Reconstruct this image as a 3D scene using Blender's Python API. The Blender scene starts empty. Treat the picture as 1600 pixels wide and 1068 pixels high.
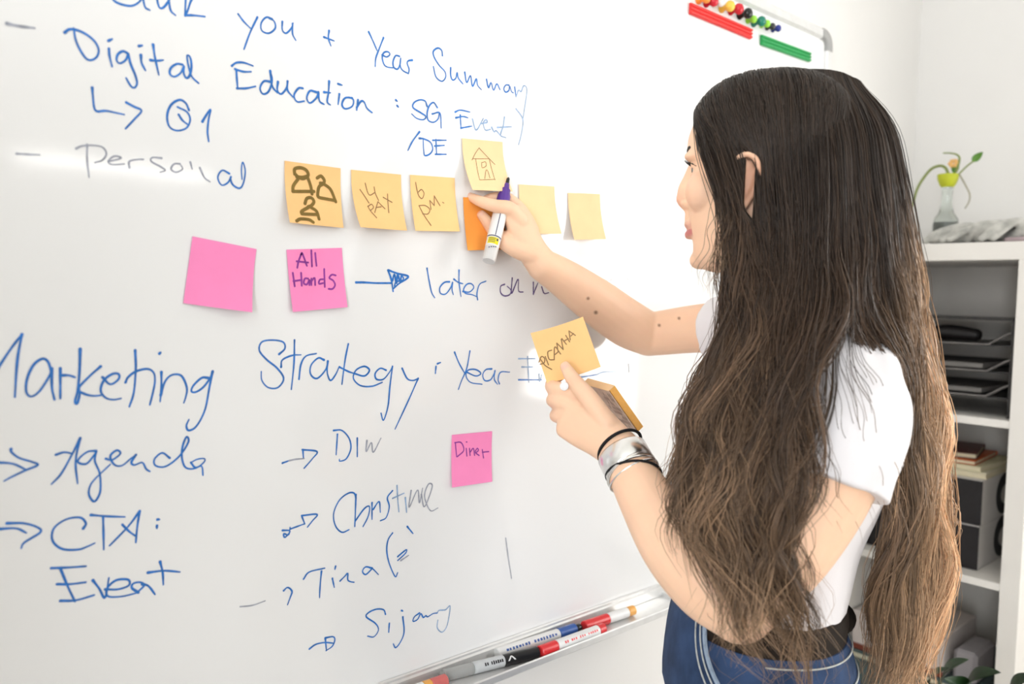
import bpy, math, random
import numpy as np
from mathutils import Matrix, Vector

# ------------------------------------------------------------------ camera
SC = bpy.context.scene
COL = SC.collection
FPX = 1271.0
_X = np.array([1434., -48., 1271.]); _X /= np.linalg.norm(_X)
_Y = np.array([-1133., -101., 1271.]); _Y -= _X * (_X @ _Y); _Y /= np.linalg.norm(_Y)
_Z = np.cross(_X, _Y)
MW = np.array([_X, _Y, _Z])            # world = MW @ (right, down, forward)
CAM = np.array([0.0, -0.93, 1.342])    # 93 cm in front of the whiteboard (the plane y = 0)


def P(px, py, d):
    """The point at depth d metres seen at a pixel of the 1600x1068 photograph."""
    return CAM + MW @ np.array([(px - 800) / FPX, (py - 534) / FPX, 1.0]) * d


def Q(px, py, ax, val):
    """The point seen at a pixel that lies on the plane axis = val."""
    r = MW @ np.array([(px - 800) / FPX, (py - 534) / FPX, 1.0])
    return CAM + r * ((val - CAM[ax]) / r[ax])


def proj(p):
    c = MW.T @ (np.asarray(p, float) - CAM)
    return np.array([800 + FPX * c[0] / c[2], 534 + FPX * c[1] / c[2]])


cam_data = bpy.data.cameras.new('camera')
cam_data.sensor_width = 36.0
cam_data.lens = FPX / 1600 * 36
cam_data.clip_start = 0.02
cam_data.dof.use_dof = True
cam_data.dof.focus_distance = 1.13
cam_data.dof.aperture_fstop = 3.2
cam = bpy.data.objects.new('camera', cam_data)
COL.objects.link(cam)
r_, u_, b_ = MW @ [1, 0, 0], MW @ [0, -1, 0], MW @ [0, 0, -1]
cam.matrix_world = Matrix(((r_[0], u_[0], b_[0], CAM[0]), (r_[1], u_[1], b_[1], CAM[1]),
                           (r_[2], u_[2], b_[2], CAM[2]), (0, 0, 0, 1)))
SC.camera = cam

# ------------------------------------------------------------------ world, light, exposure
SC.view_settings.view_transform = 'Standard'
SC.view_settings.look = 'None'
SC.view_settings.gamma = 1.0
SC.view_settings.use_curve_mapping = False
SC.view_settings.exposure = -0.23
world = bpy.data.worlds.new('sky')
SC.world = world
world.use_nodes = True
bg = world.node_tree.nodes['Background']
bg.inputs[0].default_value = (0.93, 0.97, 1.0, 1)
bg.inputs[1].default_value = 1.2

XW = 2.31      # wall behind the bookcase
YW = 0.03      # wall behind the whiteboard
YB = -5.2      # wall behind the photographer
XL = -2.4
ZC = 2.75


def area(name, loc, target, sx, sy, power, color=(1, 1, 1)):
    l = bpy.data.lights.new(name, 'AREA')
    l.shape = 'RECTANGLE'
    l.size, l.size_y = sx, sy
    l.energy = power
    l.color = color
    o = bpy.data.objects.new(name, l)
    COL.objects.link(o)
    o.location = loc
    d = Vector(target) - Vector(loc)
    o.rotation_euler = d.to_track_quat('-Z', 'Y').to_euler()
    return o


# daylight coming in through the three windows (one on the bookcase wall, one further back, one behind), plus an added one on the left
area('window_daylight', (XW + 0.10, -1.31, 1.44), (XW - 1, -1.31, 1.44), 0.70, 1.16, 50, (1.0, 0.975, 0.94))
area('window_daylight', (XW + 0.10, -3.3, 1.5), (XW - 1, -3.3, 1.5), 1.6, 1.3, 8, (1.0, 0.98, 0.96))
area('window_daylight', (-1.15, YB - 0.10, 1.6), (-1.15, 0, 1.6), 2.2, 1.5, 22, (0.93, 0.975, 1.02))
area('window_daylight', (XL - 0.10, -2.6, 1.45), (0, -2.6, 1.45), 2.2, 1.7, 200, (0.955, 0.985, 1.02))  # unseen left window, added to brighten her arms and face

# ------------------------------------------------------------------ mesh helpers
rng = np.random.default_rng(7)


def norm(v):
    v = np.asarray(v, float)
    return v / max(np.linalg.norm(v), 1e-12)


def spline(pts, n):
    """n samples of a Catmull-Rom curve through the points (any dimension)."""
    p = np.asarray(pts, float)
    k = len(p)
    if k == 2:
        t = np.linspace(0, 1, n)[:, None]
        return p[0] * (1 - t) + p[1] * t
    e = np.vstack([2 * p[0] - p[1], p, 2 * p[-1] - p[-2]])
    s = np.linspace(0, k - 1, n)
    i = np.minimum(s.astype(int), k - 2)
    t = (s - i)[:, None]
    a, b, c, d = e[i], e[i + 1], e[i + 2], e[i + 3]
    return 0.5 * (2 * b + (c - a) * t + (2 * a - 5 * b + 4 * c - d) * t * t + (3 * b - a - 3 * c + d) * t ** 3)


class MB:
    """Collects closed pieces of ONE part."""

    def __init__(self):
        self.v, self.f = [], []

    def add(self, v, f):
        o = len(self.v)
        self.v.extend([tuple(map(float, q)) for q in v])
        self.f.extend([tuple(i + o for i in q) for q in f])
        return self

    def box(self, c, s, R=None, bev=0.0):
        c = np.asarray(c, float); h = np.asarray(s, float) / 2
        R = np.eye(3) if R is None else np.asarray(R, float)
        if bev <= 0:
            v = [c + R @ (h * np.array([x, y, z])) for z in (-1, 1) for y in (-1, 1) for x in (-1, 1)]
            return self.add(v, [(0, 2, 3, 1), (4, 5, 7, 6), (0, 1, 5, 4), (2, 6, 7, 3), (0, 4, 6, 2), (1, 3, 7, 5)])
        # bevelled: 24 verts
        bev = min(bev, h.min() * 0.9)
        idx, v = {}, []
        for sx in (-1, 1):
            for sy in (-1, 1):
                for sz in (-1, 1):
                    for ax in range(3):
                        q = np.array([sx, sy, sz]) * (h - bev)
                        q[ax] += (sx, sy, sz)[ax] * bev
                        idx[(sx, sy, sz, ax)] = len(v)
                        v.append(c + R @ q)
        f = []
        for ax in range(3):
            o1, o2 = (ax + 1) % 3, (ax + 2) % 3
            for s_ in (-1, 1):
                quad = []
                for a_, b_2 in ((-1, -1), (1, -1), (1, 1), (-1, 1)):
                    k = [0, 0, 0]; k[ax] = s_; k[o1] = a_; k[o2] = b_2
                    quad.append(idx[(*k, ax)])
                f.append(tuple(quad if s_ > 0 else quad[::-1]))
        for ax in range(3):
            o1, o2 = (ax + 1) % 3, (ax + 2) % 3
            for a_ in (-1, 1):
                for b_2 in (-1, 1):
                    k0 = [0, 0, 0]; k1 = [0, 0, 0]
                    k0[ax], k1[ax] = -1, 1
                    for k in (k0, k1):
                        k[o1], k[o2] = a_, b_2
                    q = (idx[(*k0, o1)], idx[(*k1, o1)], idx[(*k1, o2)], idx[(*k0, o2)])
                    f.append(q if a_ * b_2 > 0 else q[::-1])
        for sx in (-1, 1):
            for sy in (-1, 1):
                for sz in (-1, 1):
                    t = (idx[(sx, sy, sz, 0)], idx[(sx, sy, sz, 1)], idx[(sx, sy, sz, 2)])
                    f.append(t if sx * sy * sz > 0 else t[::-1])
        return self.add(v, f)

    def sweep(self, pts, rad, ref=(0, 0, 1), n=14, k=None, caps='round', exp=2.0):
        """A closed tube along pts. rad: per point r or (a, b); a lies along ref (made square to the path)."""
        pts = np.asarray(pts, float)
        rad = np.array([(q, q) if np.isscalar(q) else q for q in rad], float)
        refs = np.asarray(ref, float)
        if refs.ndim == 1:
            refs = np.repeat(refs[None], len(pts), 0)
        k = k or max(len(pts) * 5, 6)
        c, r, rf = spline(pts, k), np.abs(spline(rad, k)), spline(refs, k)
        tan = np.gradient(c, axis=0)
        rings = []

        def ring(p, a, b, ra, rb):
            th = np.arange(n) * 2 * math.pi / n
            ct, st = np.cos(th), np.sin(th)
            if exp != 2.0:
                ct = np.sign(ct) * np.abs(ct) ** (2 / exp); st = np.sign(st) * np.abs(st) ** (2 / exp)
            return p + np.outer(ct * ra, a) + np.outer(st * rb, b)
        fr = []
        for i in range(k):
            t = norm(tan[i])
            a = norm(rf[i] - t * (t @ rf[i]))
            fr.append((t, a, np.cross(t, a)))
        if caps == 'round':
            for q in (0.25, 0.6, 0.87):
                s = math.sqrt(1 - (1 - q) ** 2)
                rings.append(ring(c[0] - fr[0][0] * min(r[0]) * (1 - q), fr[0][1], fr[0][2], r[0, 0] * s, r[0, 1] * s))
        for i in range(k):
            rings.append(ring(c[i], fr[i][1], fr[i][2], r[i, 0], r[i, 1]))
        if caps == 'round':
            for q in (0.87, 0.6, 0.25):
                s = math.sqrt(1 - (1 - q) ** 2)
                rings.append(ring(c[-1] + fr[-1][0] * min(r[-1]) * (1 - q), fr[-1][1], fr[-1][2], r[-1, 0] * s, r[-1, 1] * s))
        return self.loft(rings)

    def loft(self, rings):
        n = len(rings[0]); m = len(rings)
        v = [q for R in rings for q in R]
        f = []
        for i in range(m - 1):
            for j in range(n):
                a, b = i * n + j, i * n + (j + 1) % n
                f.append((a, b, b + n, a + n))
        v += [np.mean(rings[0], axis=0), np.mean(rings[-1], axis=0)]
        for j in range(n):
            f.append((m * n, (j + 1) % n, j))
            f.append((m * n + 1, (m - 1) * n + j, (m - 1) * n + (j + 1) % n))
        return self.add(v, f)

    def lathe(self, base, axis, prof, n=24):
        """prof: (radius, height along axis); closed by fans at both ends."""
        axis = norm(axis); base = np.asarray(base, float)
        a = norm(np.cross(axis, [0.3, 0.9, 0.2])); b = np.cross(axis, a)
        th = np.arange(n) * 2 * math.pi / n
        return self.loft([base + axis * h + np.outer(np.cos(th) * r, a) + np.outer(np.sin(th) * r, b) for r, h in prof])

    def ball(self, c, r, R=None, n=16):
        r = np.ones(3) * r
        R = np.eye(3) if R is None else np.asarray(R)
        th = np.arange(n) * 2 * math.pi / n
        rings = []
        for ph in np.linspace(-math.pi / 2 + .12, math.pi / 2 - .12, n // 2 + 1):
            q = np.stack([np.cos(th) * math.cos(ph) * r[0], np.sin(th) * math.cos(ph) * r[1], np.full(n, math.sin(ph) * r[2])], 1)
            rings.append(np.asarray(c) + q @ R.T)
        return self.loft(rings)

    def torus(self, c, ax, R, r, n=40, m=8, a=None, R2=None):
        """ring of tube radius r about axis ax; R along a, R2 square to it"""
        ax = norm(ax)
        a = norm(np.cross(ax, [0.2, 0.3, 0.9])) if a is None else norm(np.asarray(a) - ax * (ax @ np.asarray(a)))
        b = np.cross(ax, a); R2 = R2 or R
        v, f = [], []
        for i in range(n):
            t = i * 2 * math.pi / n
            d = a * math.cos(t) * R + b * math.sin(t) * R2
            o = norm(a * math.cos(t) / R + b * math.sin(t) / R2)
            for j in range(m):
                s = j * 2 * math.pi / m
                v.append(np.asarray(c) + d + o * r * math.cos(s) + ax * r * math.sin(s))
        for i in range(n):
            for j in range(m):
                f.append((i * m + j, ((i + 1) % n) * m + j, ((i + 1) % n) * m + (j + 1) % m, i * m + (j + 1) % m))
        return self.add(v, f)

    def build(self, name, mat, parent=None, smooth=True, angle=40):
        me = bpy.data.meshes.new(name)
        me.from_pydata(self.v, [], self.f)
        me.update()
        return link_mesh(name, me, mat, parent, smooth, angle)


def link_mesh(name, me, mat, parent=None, smooth=True, angle=40):
    if mat is not None and not me.materials:
        me.materials.append(mat)
    if smooth:
        me.polygons.foreach_set('use_smooth', [True] * len(me.polygons))
        if angle:
            me.set_sharp_from_angle(angle=math.radians(angle))
    o = bpy.data.objects.new(name, me)
    COL.objects.link(o)
    if parent is not None:
        set_parent(o, parent)
    return o


def set_parent(o, parent):
    o.parent = parent
    o.matrix_parent_inverse = wm(parent).inverted()


def wm(o):
    m = o.matrix_basis.copy()
    if o.parent is not None:
        m = wm(o.parent) @ o.matrix_parent_inverse @ m
    return m


def tag(o, label=None, cat=None, group=None, kind=None):
    for k, v in (('label', label), ('category', cat), ('group', group), ('kind', kind)):
        if v:
            o[k] = v
    return o


def empty(name, loc, label, cat, group=None):
    o = bpy.data.objects.new(name, None)
    o.empty_display_size = 0.05
    o.location = [float(q) for q in loc]
    COL.objects.link(o)
    return tag(o, label, cat, group)


def baked(mb, name, voxel, smooth_it=4, smooth_f=0.5):
    """one continuous skin around all the pieces of mb"""
    me = bpy.data.meshes.new(name + '_raw')
    me.from_pydata(mb.v, [], mb.f)
    o = bpy.data.objects.new(name + '_raw', me)
    COL.objects.link(o)
    m = o.modifiers.new('r', 'REMESH'); m.mode = 'VOXEL'; m.voxel_size = voxel
    if smooth_it:
        s = o.modifiers.new('s', 'SMOOTH'); s.iterations = smooth_it; s.factor = smooth_f
    dg = bpy.context.evaluated_depsgraph_get()
    out = bpy.data.meshes.new_from_object(o.evaluated_get(dg))
    bpy.data.objects.remove(o)
    bpy.data.meshes.remove(me)
    out.name = name
    out.materials.clear()
    return out


def coords(me):
    a = np.empty(len(me.vertices) * 3, np.float32)
    me.vertices.foreach_get('co', a)
    return a.reshape(-1, 3).astype(float)


# ------------------------------------------------------------------ materials
def mat(name, col, rough=0.5, spec=0.5, metal=0.0, noise=0.0, scale=40.0, bump=0.0, bscale=200.0, emit=None, attr=None,
        sss=0.0, trans=0.0, sheen=0.0, ior=1.45, alpha=1.0):
    m = bpy.data.materials.new(name)
    m.use_nodes = True
    nt = m.node_tree
    b = nt.nodes['Principled BSDF']
    b.inputs['Base Color'].default_value = (*col, 1)
    b.inputs['Roughness'].default_value = rough
    b.inputs['Specular IOR Level'].default_value = spec
    b.inputs['Metallic'].default_value = metal
    b.inputs['IOR'].default_value = ior
    b.inputs['Transmission Weight'].default_value = trans
    b.inputs['Alpha'].default_value = alpha
    if sheen:
        b.inputs['Sheen Weight'].default_value = sheen
    if sss:
        b.inputs['Subsurface Weight'].default_value = sss
        b.inputs['Subsurface Radius'].default_value = (1.0, 0.35, 0.2)
        b.inputs['Subsurface Scale'].default_value = 0.006
    tc = nt.nodes.new('ShaderNodeTexCoord')
    src = None
    if attr:
        a = nt.nodes.new('ShaderNodeAttribute'); a.attribute_name = attr
        src = a.outputs['Color']
        nt.links.new(src, b.inputs['Base Color'])
    if noise:
        n = nt.nodes.new('ShaderNodeTexNoise'); n.inputs['Scale'].default_value = scale; n.inputs['Detail'].default_value = 4
        nt.links.new(tc.outputs['Object'], n.inputs['Vector'])
        mx = nt.nodes.new('ShaderNodeMix'); mx.data_type = 'RGBA'; mx.blend_type = 'MULTIPLY'; mx.inputs['Factor'].default_value = 1
        rp = nt.nodes.new('ShaderNodeMapRange')
        rp.inputs['From Min'].default_value = 0.3; rp.inputs['From Max'].default_value = 0.7
        rp.inputs['To Min'].default_value = 1 - noise; rp.inputs['To Max'].default_value = 1 + noise * 0.4
        nt.links.new(n.outputs['Fac'], rp.inputs['Value'])
        if src:
            nt.links.new(src, mx.inputs['A'])
        else:
            mx.inputs['A'].default_value = (*col, 1)
        nt.links.new(rp.outputs['Result'], mx.inputs['B'])
        nt.links.new(mx.outputs['Result'], b.inputs['Base Color'])
    if bump:
        n2 = nt.nodes.new('ShaderNodeTexNoise'); n2.inputs['Scale'].default_value = bscale; n2.inputs['Detail'].default_value = 3
        nt.links.new(tc.outputs['Object'], n2.inputs['Vector'])
        bp = nt.nodes.new('ShaderNodeBump'); bp.inputs['Strength'].default_value = bump; bp.inputs['Distance'].default_value = 0.002
        nt.links.new(n2.outputs['Fac'], bp.inputs['Height'])
        nt.links.new(bp.outputs['Normal'], b.inputs['Normal'])
    if emit:
        b.inputs['Emission Color'].default_value = (*emit[:3], 1)
        b.inputs['Emission Strength'].default_value = emit[3]
    return m


M = {
    'wall': mat('painted_wall', (.80, .785, .76), .8, .2, noise=.03, scale=3, bump=.05, bscale=150),
    'ceiling': mat('ceiling_paint', (.88, .88, .86), .85, .2, noise=.02, scale=2),
    'floor': mat('floor_vinyl', (.55, .50, .44), .45, .4, noise=.25, scale=6),
    'trim': mat('white_trim', (.85, .85, .83), .4, .4, noise=.02, scale=20),
    'board': mat('board_enamel', (.84, .84, .835), .08, .5, noise=.012, scale=2.5),
    'alu': mat('brushed_aluminium', (.80, .80, .79), .32, .5, .45, noise=.05, scale=60),
    'corner': mat('grey_plastic', (.36, .36, .35), .45, .5, noise=.05, scale=50),
    'blue_ink': mat('blue_ink', (.028, .18, .56), .3, .4, noise=.3, scale=130),
    'pale_ink': mat('faint_blue_ink', (.30, .44, .66), .3, .4, noise=.3, scale=160),
    'violet_ink': mat('violet_ink', (.13, .09, .25), .3, .4, noise=.3, scale=130),
    'grey_ink': mat('faded_and_glare_ink', (.38, .40, .47), .3, .4, noise=.3, scale=160),
    'ghost_ink': mat('wiped_ink', (.66, .67, .69), .3, .4, noise=.1, scale=160),
    'note': mat('orange_paper', (.97, .585, .255), .75, .25, noise=.04, scale=30),
    'note_pale': mat('pale_orange_paper', (.97, .66, .37), .75, .25, noise=.04, scale=30),
    'note_deep': mat('deep_orange_paper', (.97, .37, .07), .75, .25, noise=.04, scale=30),  # deeper paper, with the hand's shade put into the colour
    'pink': mat('pink_paper', (.97, .28, .55), .75, .25, noise=.03, scale=30),
    'olive': mat('olive_ink', (.22, .14, .03), .5, .3, noise=.2, scale=120),
    'brown_ink': mat('brown_ink', (.30, .18, .08), .5, .3, noise=.2, scale=120),
    'purple_ink': mat('purple_ink', (.28, .045, .32), .5, .3, noise=.2, scale=120),
}


def structure(name, mb, m, parent=None):
    o = mb.build(name, m, parent, smooth=False)
    if parent is None:
        o['kind'] = 'structure'
    return o


# ------------------------------------------------------------------ room
T = 0.15
structure('floor', MB().box(((XL + XW) / 2, (YB + YW) / 2, -T / 2), (XW - XL + 2 * T, YW - YB + 2 * T, T)), M['floor'])
structure('ceiling', MB().box(((XL + XW) / 2, (YB + YW) / 2, ZC + T / 2), (XW - XL + 2 * T, YW - YB + 2 * T, T)), M['ceiling'])
structure('wall_front', MB().box(((XL + XW) / 2, YW + T / 2, ZC / 2), (XW - XL + 2 * T, T, ZC)), M['wall'])


def wall_with_holes(name, axis, at, lo, hi, holes):
    """a wall along y (axis 0) or x (axis 1) with window openings (a0, a1, z0, z1)"""
    mb = MB()
    cuts = sorted(holes)
    a = lo

    def piece(a0, a1, z0, z1):
        if a1 - a0 < 1e-6 or z1 - z0 < 1e-6:
            return
        c = [0, 0, (z0 + z1) / 2]; s = [0, 0, z1 - z0]
        c[axis] = at; s[axis] = T
        c[1 - axis] = (a0 + a1) / 2; s[1 - axis] = a1 - a0
        mb.box(c, s)
    for a0, a1, z0, z1 in cuts:
        piece(a, a0, 0, ZC); piece(a0, a1, 0, z0); piece(a0, a1, z1, ZC)
        a = a1
    piece(a, hi, 0, ZC)
    return structure(name, mb, M['wall'])


wall_with_holes('wall_right', 0, XW + T / 2, YB, YW, [(-4.1, -2.5, .85, 2.15), (-1.66, -.96, .86, 2.02)])
wall_with_holes('wall_back', 1, YB - T / 2, XL, XW, [(-2.25, -.05, .85, 2.35)])
wall_with_holes('wall_left', 0, XL - T / 2, YB, YW, [(-3.7, -1.5, .6, 2.3)])


def window(n, axis, at, a0, a1, z0, z1, mull, transom):
    mb = MB(); w = .05

    def bar(b0, b1, y0, y1):
        c = [0, 0, (y0 + y1) / 2]; s = [0, 0, y1 - y0]
        c[axis] = at; s[axis] = .06; c[1 - axis] = (b0 + b1) / 2; s[1 - axis] = b1 - b0
        mb.box(c, s, bev=.006)
    bar(a0, a1, z0, z0 + w); bar(a0, a1, z1 - w, z1)
    bar(a0, a0 + w, z0 + w, z1 - w); bar(a1 - w, a1, z0 + w, z1 - w)
    for q in mull:
        bar(q - .03, q + .03, z0 + w, z1 - w)
    for q in transom:
        bar(a0 + w, a1 - w, q - .02, q + .02)
    structure('window_%d' % n, mb, M['trim'])


window(1, 0, XW + .04, -1.66, -.96, .86, 2.02, [-1.30], [1.50])
window(2, 0, XW + .04, -4.1, -2.5, .85, 2.15, [-3.3], [])
window(3, 1, YB - .04, -2.25, -.05, .85, 2.35, [-1.5, -.8], [])
window(4, 0, XL - .04, -3.7, -1.5, .6, 2.3, [-2.6], [])  # frame of the added left window
structure('baseboard_front', MB().box(((XL + XW) / 2, YW - .008, .04), (XW - XL, .016, .08), bev=.003), M['trim'])

# tube lamp further back in the room (its reflection is the streak on the board)
lamp = empty('tube_lamp', (1.52, -4.4, ZC), 'long white fluorescent tube lamp hung behind the photographer', 'lamp')
MB().box((1.52, -4.4, 2.09), (1.14, .07, .03), bev=.006).build('housing', M['trim'], lamp)
for x in (1.1, 1.94):
    MB().sweep([(x, -4.4, 2.10), (x, -4.4, ZC)], [.003, .003], ref=(1, 0, 0), n=6).build('suspension_rod', M['alu'], lamp)
tube_mat = mat('tube_glow', (1, 1, 1), .4, emit=(1, .98, .94, 30))
MB().sweep([(.99, -4.4, 2.05), (2.055, -4.4, 2.05)], [.016, .016], n=14).build('tube', tube_mat, lamp)

# ------------------------------------------------------------------ whiteboard
BX0, BX1, BZ0, BZ1 = -.035, 1.763, .778, 1.937
board = empty('whiteboard', (.86, YW, BZ0), 'large white enamel whiteboard covered in blue handwriting', 'whiteboard')
MB().box(((BX0 + BX1) / 2, .012, (BZ0 + BZ1) / 2), (BX1 - BX0 - .02, .024, BZ1 - BZ0 - .02)).build('panel', M['board'], board, smooth=False)
FW = .022


def frame_bar(c, s):
    MB().box(c, s, bev=.004).build('frame_bar', M['alu'], board)


frame_bar(((BX0 + BX1) / 2, .009, BZ1 - FW / 2), (BX1 - BX0 - .08, .034, FW))
frame_bar(((BX0 + BX1) / 2, .009, BZ0 + FW / 2), (BX1 - BX0 - .08, .034, FW))
frame_bar((BX0 + FW / 2, .009, (BZ0 + BZ1) / 2), (FW, .034, BZ1 - BZ0 - .08))
frame_bar((BX1 - FW / 2, .009, (BZ0 + BZ1) / 2), (FW, .034, BZ1 - BZ0 - .08))
for sx, xx in ((-1, BX0), (1, BX1)):
    for sz, zz in ((-1, BZ0), (1, BZ1)):
        R_ = .036
        cx, cz = xx - sx * R_, zz - sz * R_
        pts = [(cx - sx * .008, .009, zz - sz * FW / 2)] + [(cx + sx * math.sin(a) * (R_ - FW / 2), .009, cz + sz * math.cos(a) * (R_ - FW / 2))
               for a in np.linspace(0, math.pi / 2, 7)] + [(xx - sx * FW / 2, .009, cz - sz * .008)]
        MB().sweep(pts, [(.019, FW / 2 + .001)] * len(pts), ref=(0, 1, 0), n=16, caps='flat', exp=5).build('frame_corner', M['corner'], board)

tray = MB()
tray.box((.90, -.033, .779), (.62, .064, .004), bev=.001)
tray.box((.90, -.064, .783), (.62, .004, .012), bev=.0015)
tray.box((.90, -.003, .790), (.62, .005, .026), bev=.0015)
for x in (.59, 1.21):
    tray.box((x, -.033, .783), (.004, .064, .012), bev=.0015)
tray.build('pen_tray', M['alu'], board)


class Ink:
    """flat marker strokes laid on a surface; fn maps (u, v) to a point on it"""

    def __init__(self, fn, nrm=None):
        self.fn, self.v, self.f = fn, [], []

    def stroke(self, pts, w, taper=.25):
        pts = np.asarray(pts, float)
        seg = np.linalg.norm(np.diff(pts, axis=0), axis=1)
        L = seg.sum()
        n = max(5, int(L / .0022), 3 * len(pts))
        c = spline(pts, n)
        t = np.gradient(c, axis=0)
        t /= np.maximum(np.linalg.norm(t, axis=1, keepdims=True), 1e-9)
        nn = np.stack([-t[:, 1], t[:, 0]], 1)
        k = np.linspace(0, 1, n)
        ww = w / 2 * (1 - taper * k ** 3) * (1 + .12 * np.sin(k * 9 + pts[0, 0] * 90)) * (1 + .25 * np.exp(-(k * L / (w * 1.2)) ** 2))
        a, b = c + nn * ww[:, None], c - nn * ww[:, None]
        o = len(self.v)
        for i in range(n):
            self.v += [self.fn(*a[i]), self.fn(*b[i])]
        for i in range(n - 1):
            self.f.append((o + 2 * i, o + 2 * i + 1, o + 2 * i + 3, o + 2 * i + 2))
        for end, s in ((0, -1), (n - 1, 1)):
            base = len(self.v)
            m = 7
            for j in range(m):
                an = math.pi * j / (m - 1)
                q = c[end] + nn[end] * ww[end] * math.cos(an) + t[end] * s * ww[end] * math.sin(an)
                self.v.append(self.fn(*q))
            self.f.append(tuple(range(base, base + m)))

    def build(self, name, m, parent):
        me = bpy.data.meshes.new(name)
        me.from_pydata([tuple(map(float, q)) for q in self.v], [], self.f)
        me.update()
        return link_mesh(name, me, m, parent, smooth=False)


LIFT = [0]


def on_board(u, v):
    LIFT[0] = (LIFT[0] + 1) % 3000
    return (u, -.0003 - .00000013 * LIFT[0], v)


def board_uv(px, py):
    q = Q(px, py, 1, 0.0)
    return (q[0], q[2])


def write(ink, w, *strokes, label=None):
    # strokes that stand close together make one word, one mesh
    box = [(min(p[0] for p in s) - 11, min(p[1] for p in s) - 11, max(p[0] for p in s) + 11, max(p[1] for p in s) + 11) for s in strokes]
    word = list(range(len(strokes)))
    for i in range(len(strokes)):
        for j in range(i):
            a, b = box[i], box[j]
            if a[0] < b[2] and b[0] < a[2] and a[1] < b[3] and b[1] < a[3]:
                wi, wj = word[i], word[j]
                word = [wj if q == wi else q for q in word]
    for wd in sorted(set(word)):
        k = Ink(on_board)
        for q, s in zip(word, strokes):
            if q == wd:
                k.stroke([board_uv(*p) for p in s], w)
        o = k.build('handwriting', M[ink], board)
        if label and wd == word[0]:
            o['label'] = label


W1 = .0024
write('blue_ink', W1, [(175, -12), (177, 0), (190, 7), (207, 9), (220, 0), (222, -14)], [(222, -14), (226, 10), (234, 16)],
      [(243, -14), (248, 10), (255, 12), (264, 0), (265, -10)], [(263, -10), (266, 15), (274, 24)], [(293, -40), (290, 0), (289, 25)],
      [(308, -10), (299, 0), (294, 14), (290, 24)], [(289, 24), (302, 24), (320, 26)], label='blue marker words cut off by the top of the picture')
write('blue_ink', W1 * .9, [(372, 22), (381, 34), (391, 44)], [(402, 27), (391, 50), (381, 77)],
      [(425, 30), (416, 27), (408, 36), (409, 48), (420, 52), (430, 44), (428, 33), (420, 29)],
      [(441, 34), (441, 47), (447, 52), (455, 44), (458, 36)], [(457, 37), (457, 53), (462, 63)], [(514, 48), (513, 60), (517, 72)], [(506, 58), (522, 64)])
write('blue_ink', W1 * .9, [(576, 50), (583, 65), (589, 79)], [(599, 59), (592, 77), (587, 91), (586, 104)],
      [(597, 86), (604, 89), (609, 85), (606, 81), (600, 82), (597, 89), (600, 101), (606, 105), (614, 106)],
      [(624, 88), (618, 87), (614, 96), (615, 105), (621, 108), (625, 100), (626, 90), (625, 102), (629, 110), (638, 115)],
      [(644, 94), (638, 95), (636, 99), (639, 108), (638, 115)],
      [(691, 87), (690, 79), (684, 75), (677, 80), (678, 89), (686, 102), (695, 112), (696, 121), (690, 127), (681, 120), (677, 104)],
      [(704, 106), (704, 118), (707, 125), (712, 122), (714, 113), (716, 122), (723, 131)],
      [(726, 113), (729, 129), (735, 118), (738, 135), (744, 123), (746, 133), (752, 140)],
      [(760, 124), (763, 137), (767, 129), (771, 141), (776, 131), (781, 140)],
      [(795, 133), (790, 133), (787, 139), (790, 144), (795, 141), (796, 134), (799, 143), (802, 145)], [(804, 136), (806, 151)], label='blue marker words Year Summary')
write('pale_ink', W1 * .8, [(806, 151), (810, 141), (814, 143), (818, 134), (823, 139), (821, 159), (817, 184)],
      [(806, 170), (815, 182), (817, 192), (814, 211), (810, 226)])
write('grey_ink', W1 * 1.2, [(11, 37), (30, 41), (54, 44)])
write('blue_ink', W1, [(101, 51), (108, 46), (120, 47), (135, 54), (148, 65), (154, 78), (151, 89), (142, 94), (134, 91), (125, 78), (118, 62), (115, 44)],
      [(170, 76), (171, 88), (175, 104)], [(169, 64), (175, 61)],
      [(200, 84), (192, 80), (184, 85), (182, 94), (187, 99), (196, 94), (200, 84)], [(200, 84), (204, 100), (211, 117), (214, 130), (210, 137), (204, 134), (197, 122)],
      [(220, 86), (221, 98), (227, 110)], [(217, 72), (222, 71)], [(239, 70), (242, 90), (248, 117)], [(235, 94), (245, 95), (255, 94)],
      [(285, 101), (276, 100), (267, 106), (265, 115), (272, 120), (282, 114), (287, 103)],
      [(287, 104), (287, 115), (291, 122), (296, 118), (299, 104), (297, 90), (292, 87), (294, 102), (299, 119), (310, 130)], label='blue marker word Digital')
write('blue_ink', W1, [(362, 103), (369, 98), (381, 98), (395, 103)], [(367, 108), (380, 112), (392, 112)], [(369, 109), (370, 125), (371, 138)], [(370, 138), (384, 138), (399, 135)],
      [(423, 128), (412, 127), (406, 138), (411, 147), (420, 142), (425, 125), (422, 111)], [(422, 111), (425, 134), (433, 145)],
      [(434, 128), (433, 141), (439, 147), (447, 138), (449, 127)], [(449, 127), (449, 141), (458, 152)],
      [(473, 138), (466, 138), (459, 149), (464, 159), (475, 158)], [(494, 144), (484, 142), (479, 153), (484, 161), (494, 153), (497, 144)], [(497, 144), (499, 158), (506, 163)],
      [(514, 127), (513, 144), (511, 159), (516, 164)], [(528, 131), (534, 133)], [(506, 144), (516, 145)], [(530, 147), (528, 163)],
      [(550, 153), (539, 153), (534, 163), (539, 170), (550, 166), (552, 156), (545, 152)], [(559, 156), (557, 172)], [(557, 168), (564, 158), (569, 160), (573, 169), (581, 176)],
      [(618, 156), (620, 158)], [(620, 165), (622, 167)], label='blue marker word Education')
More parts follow.
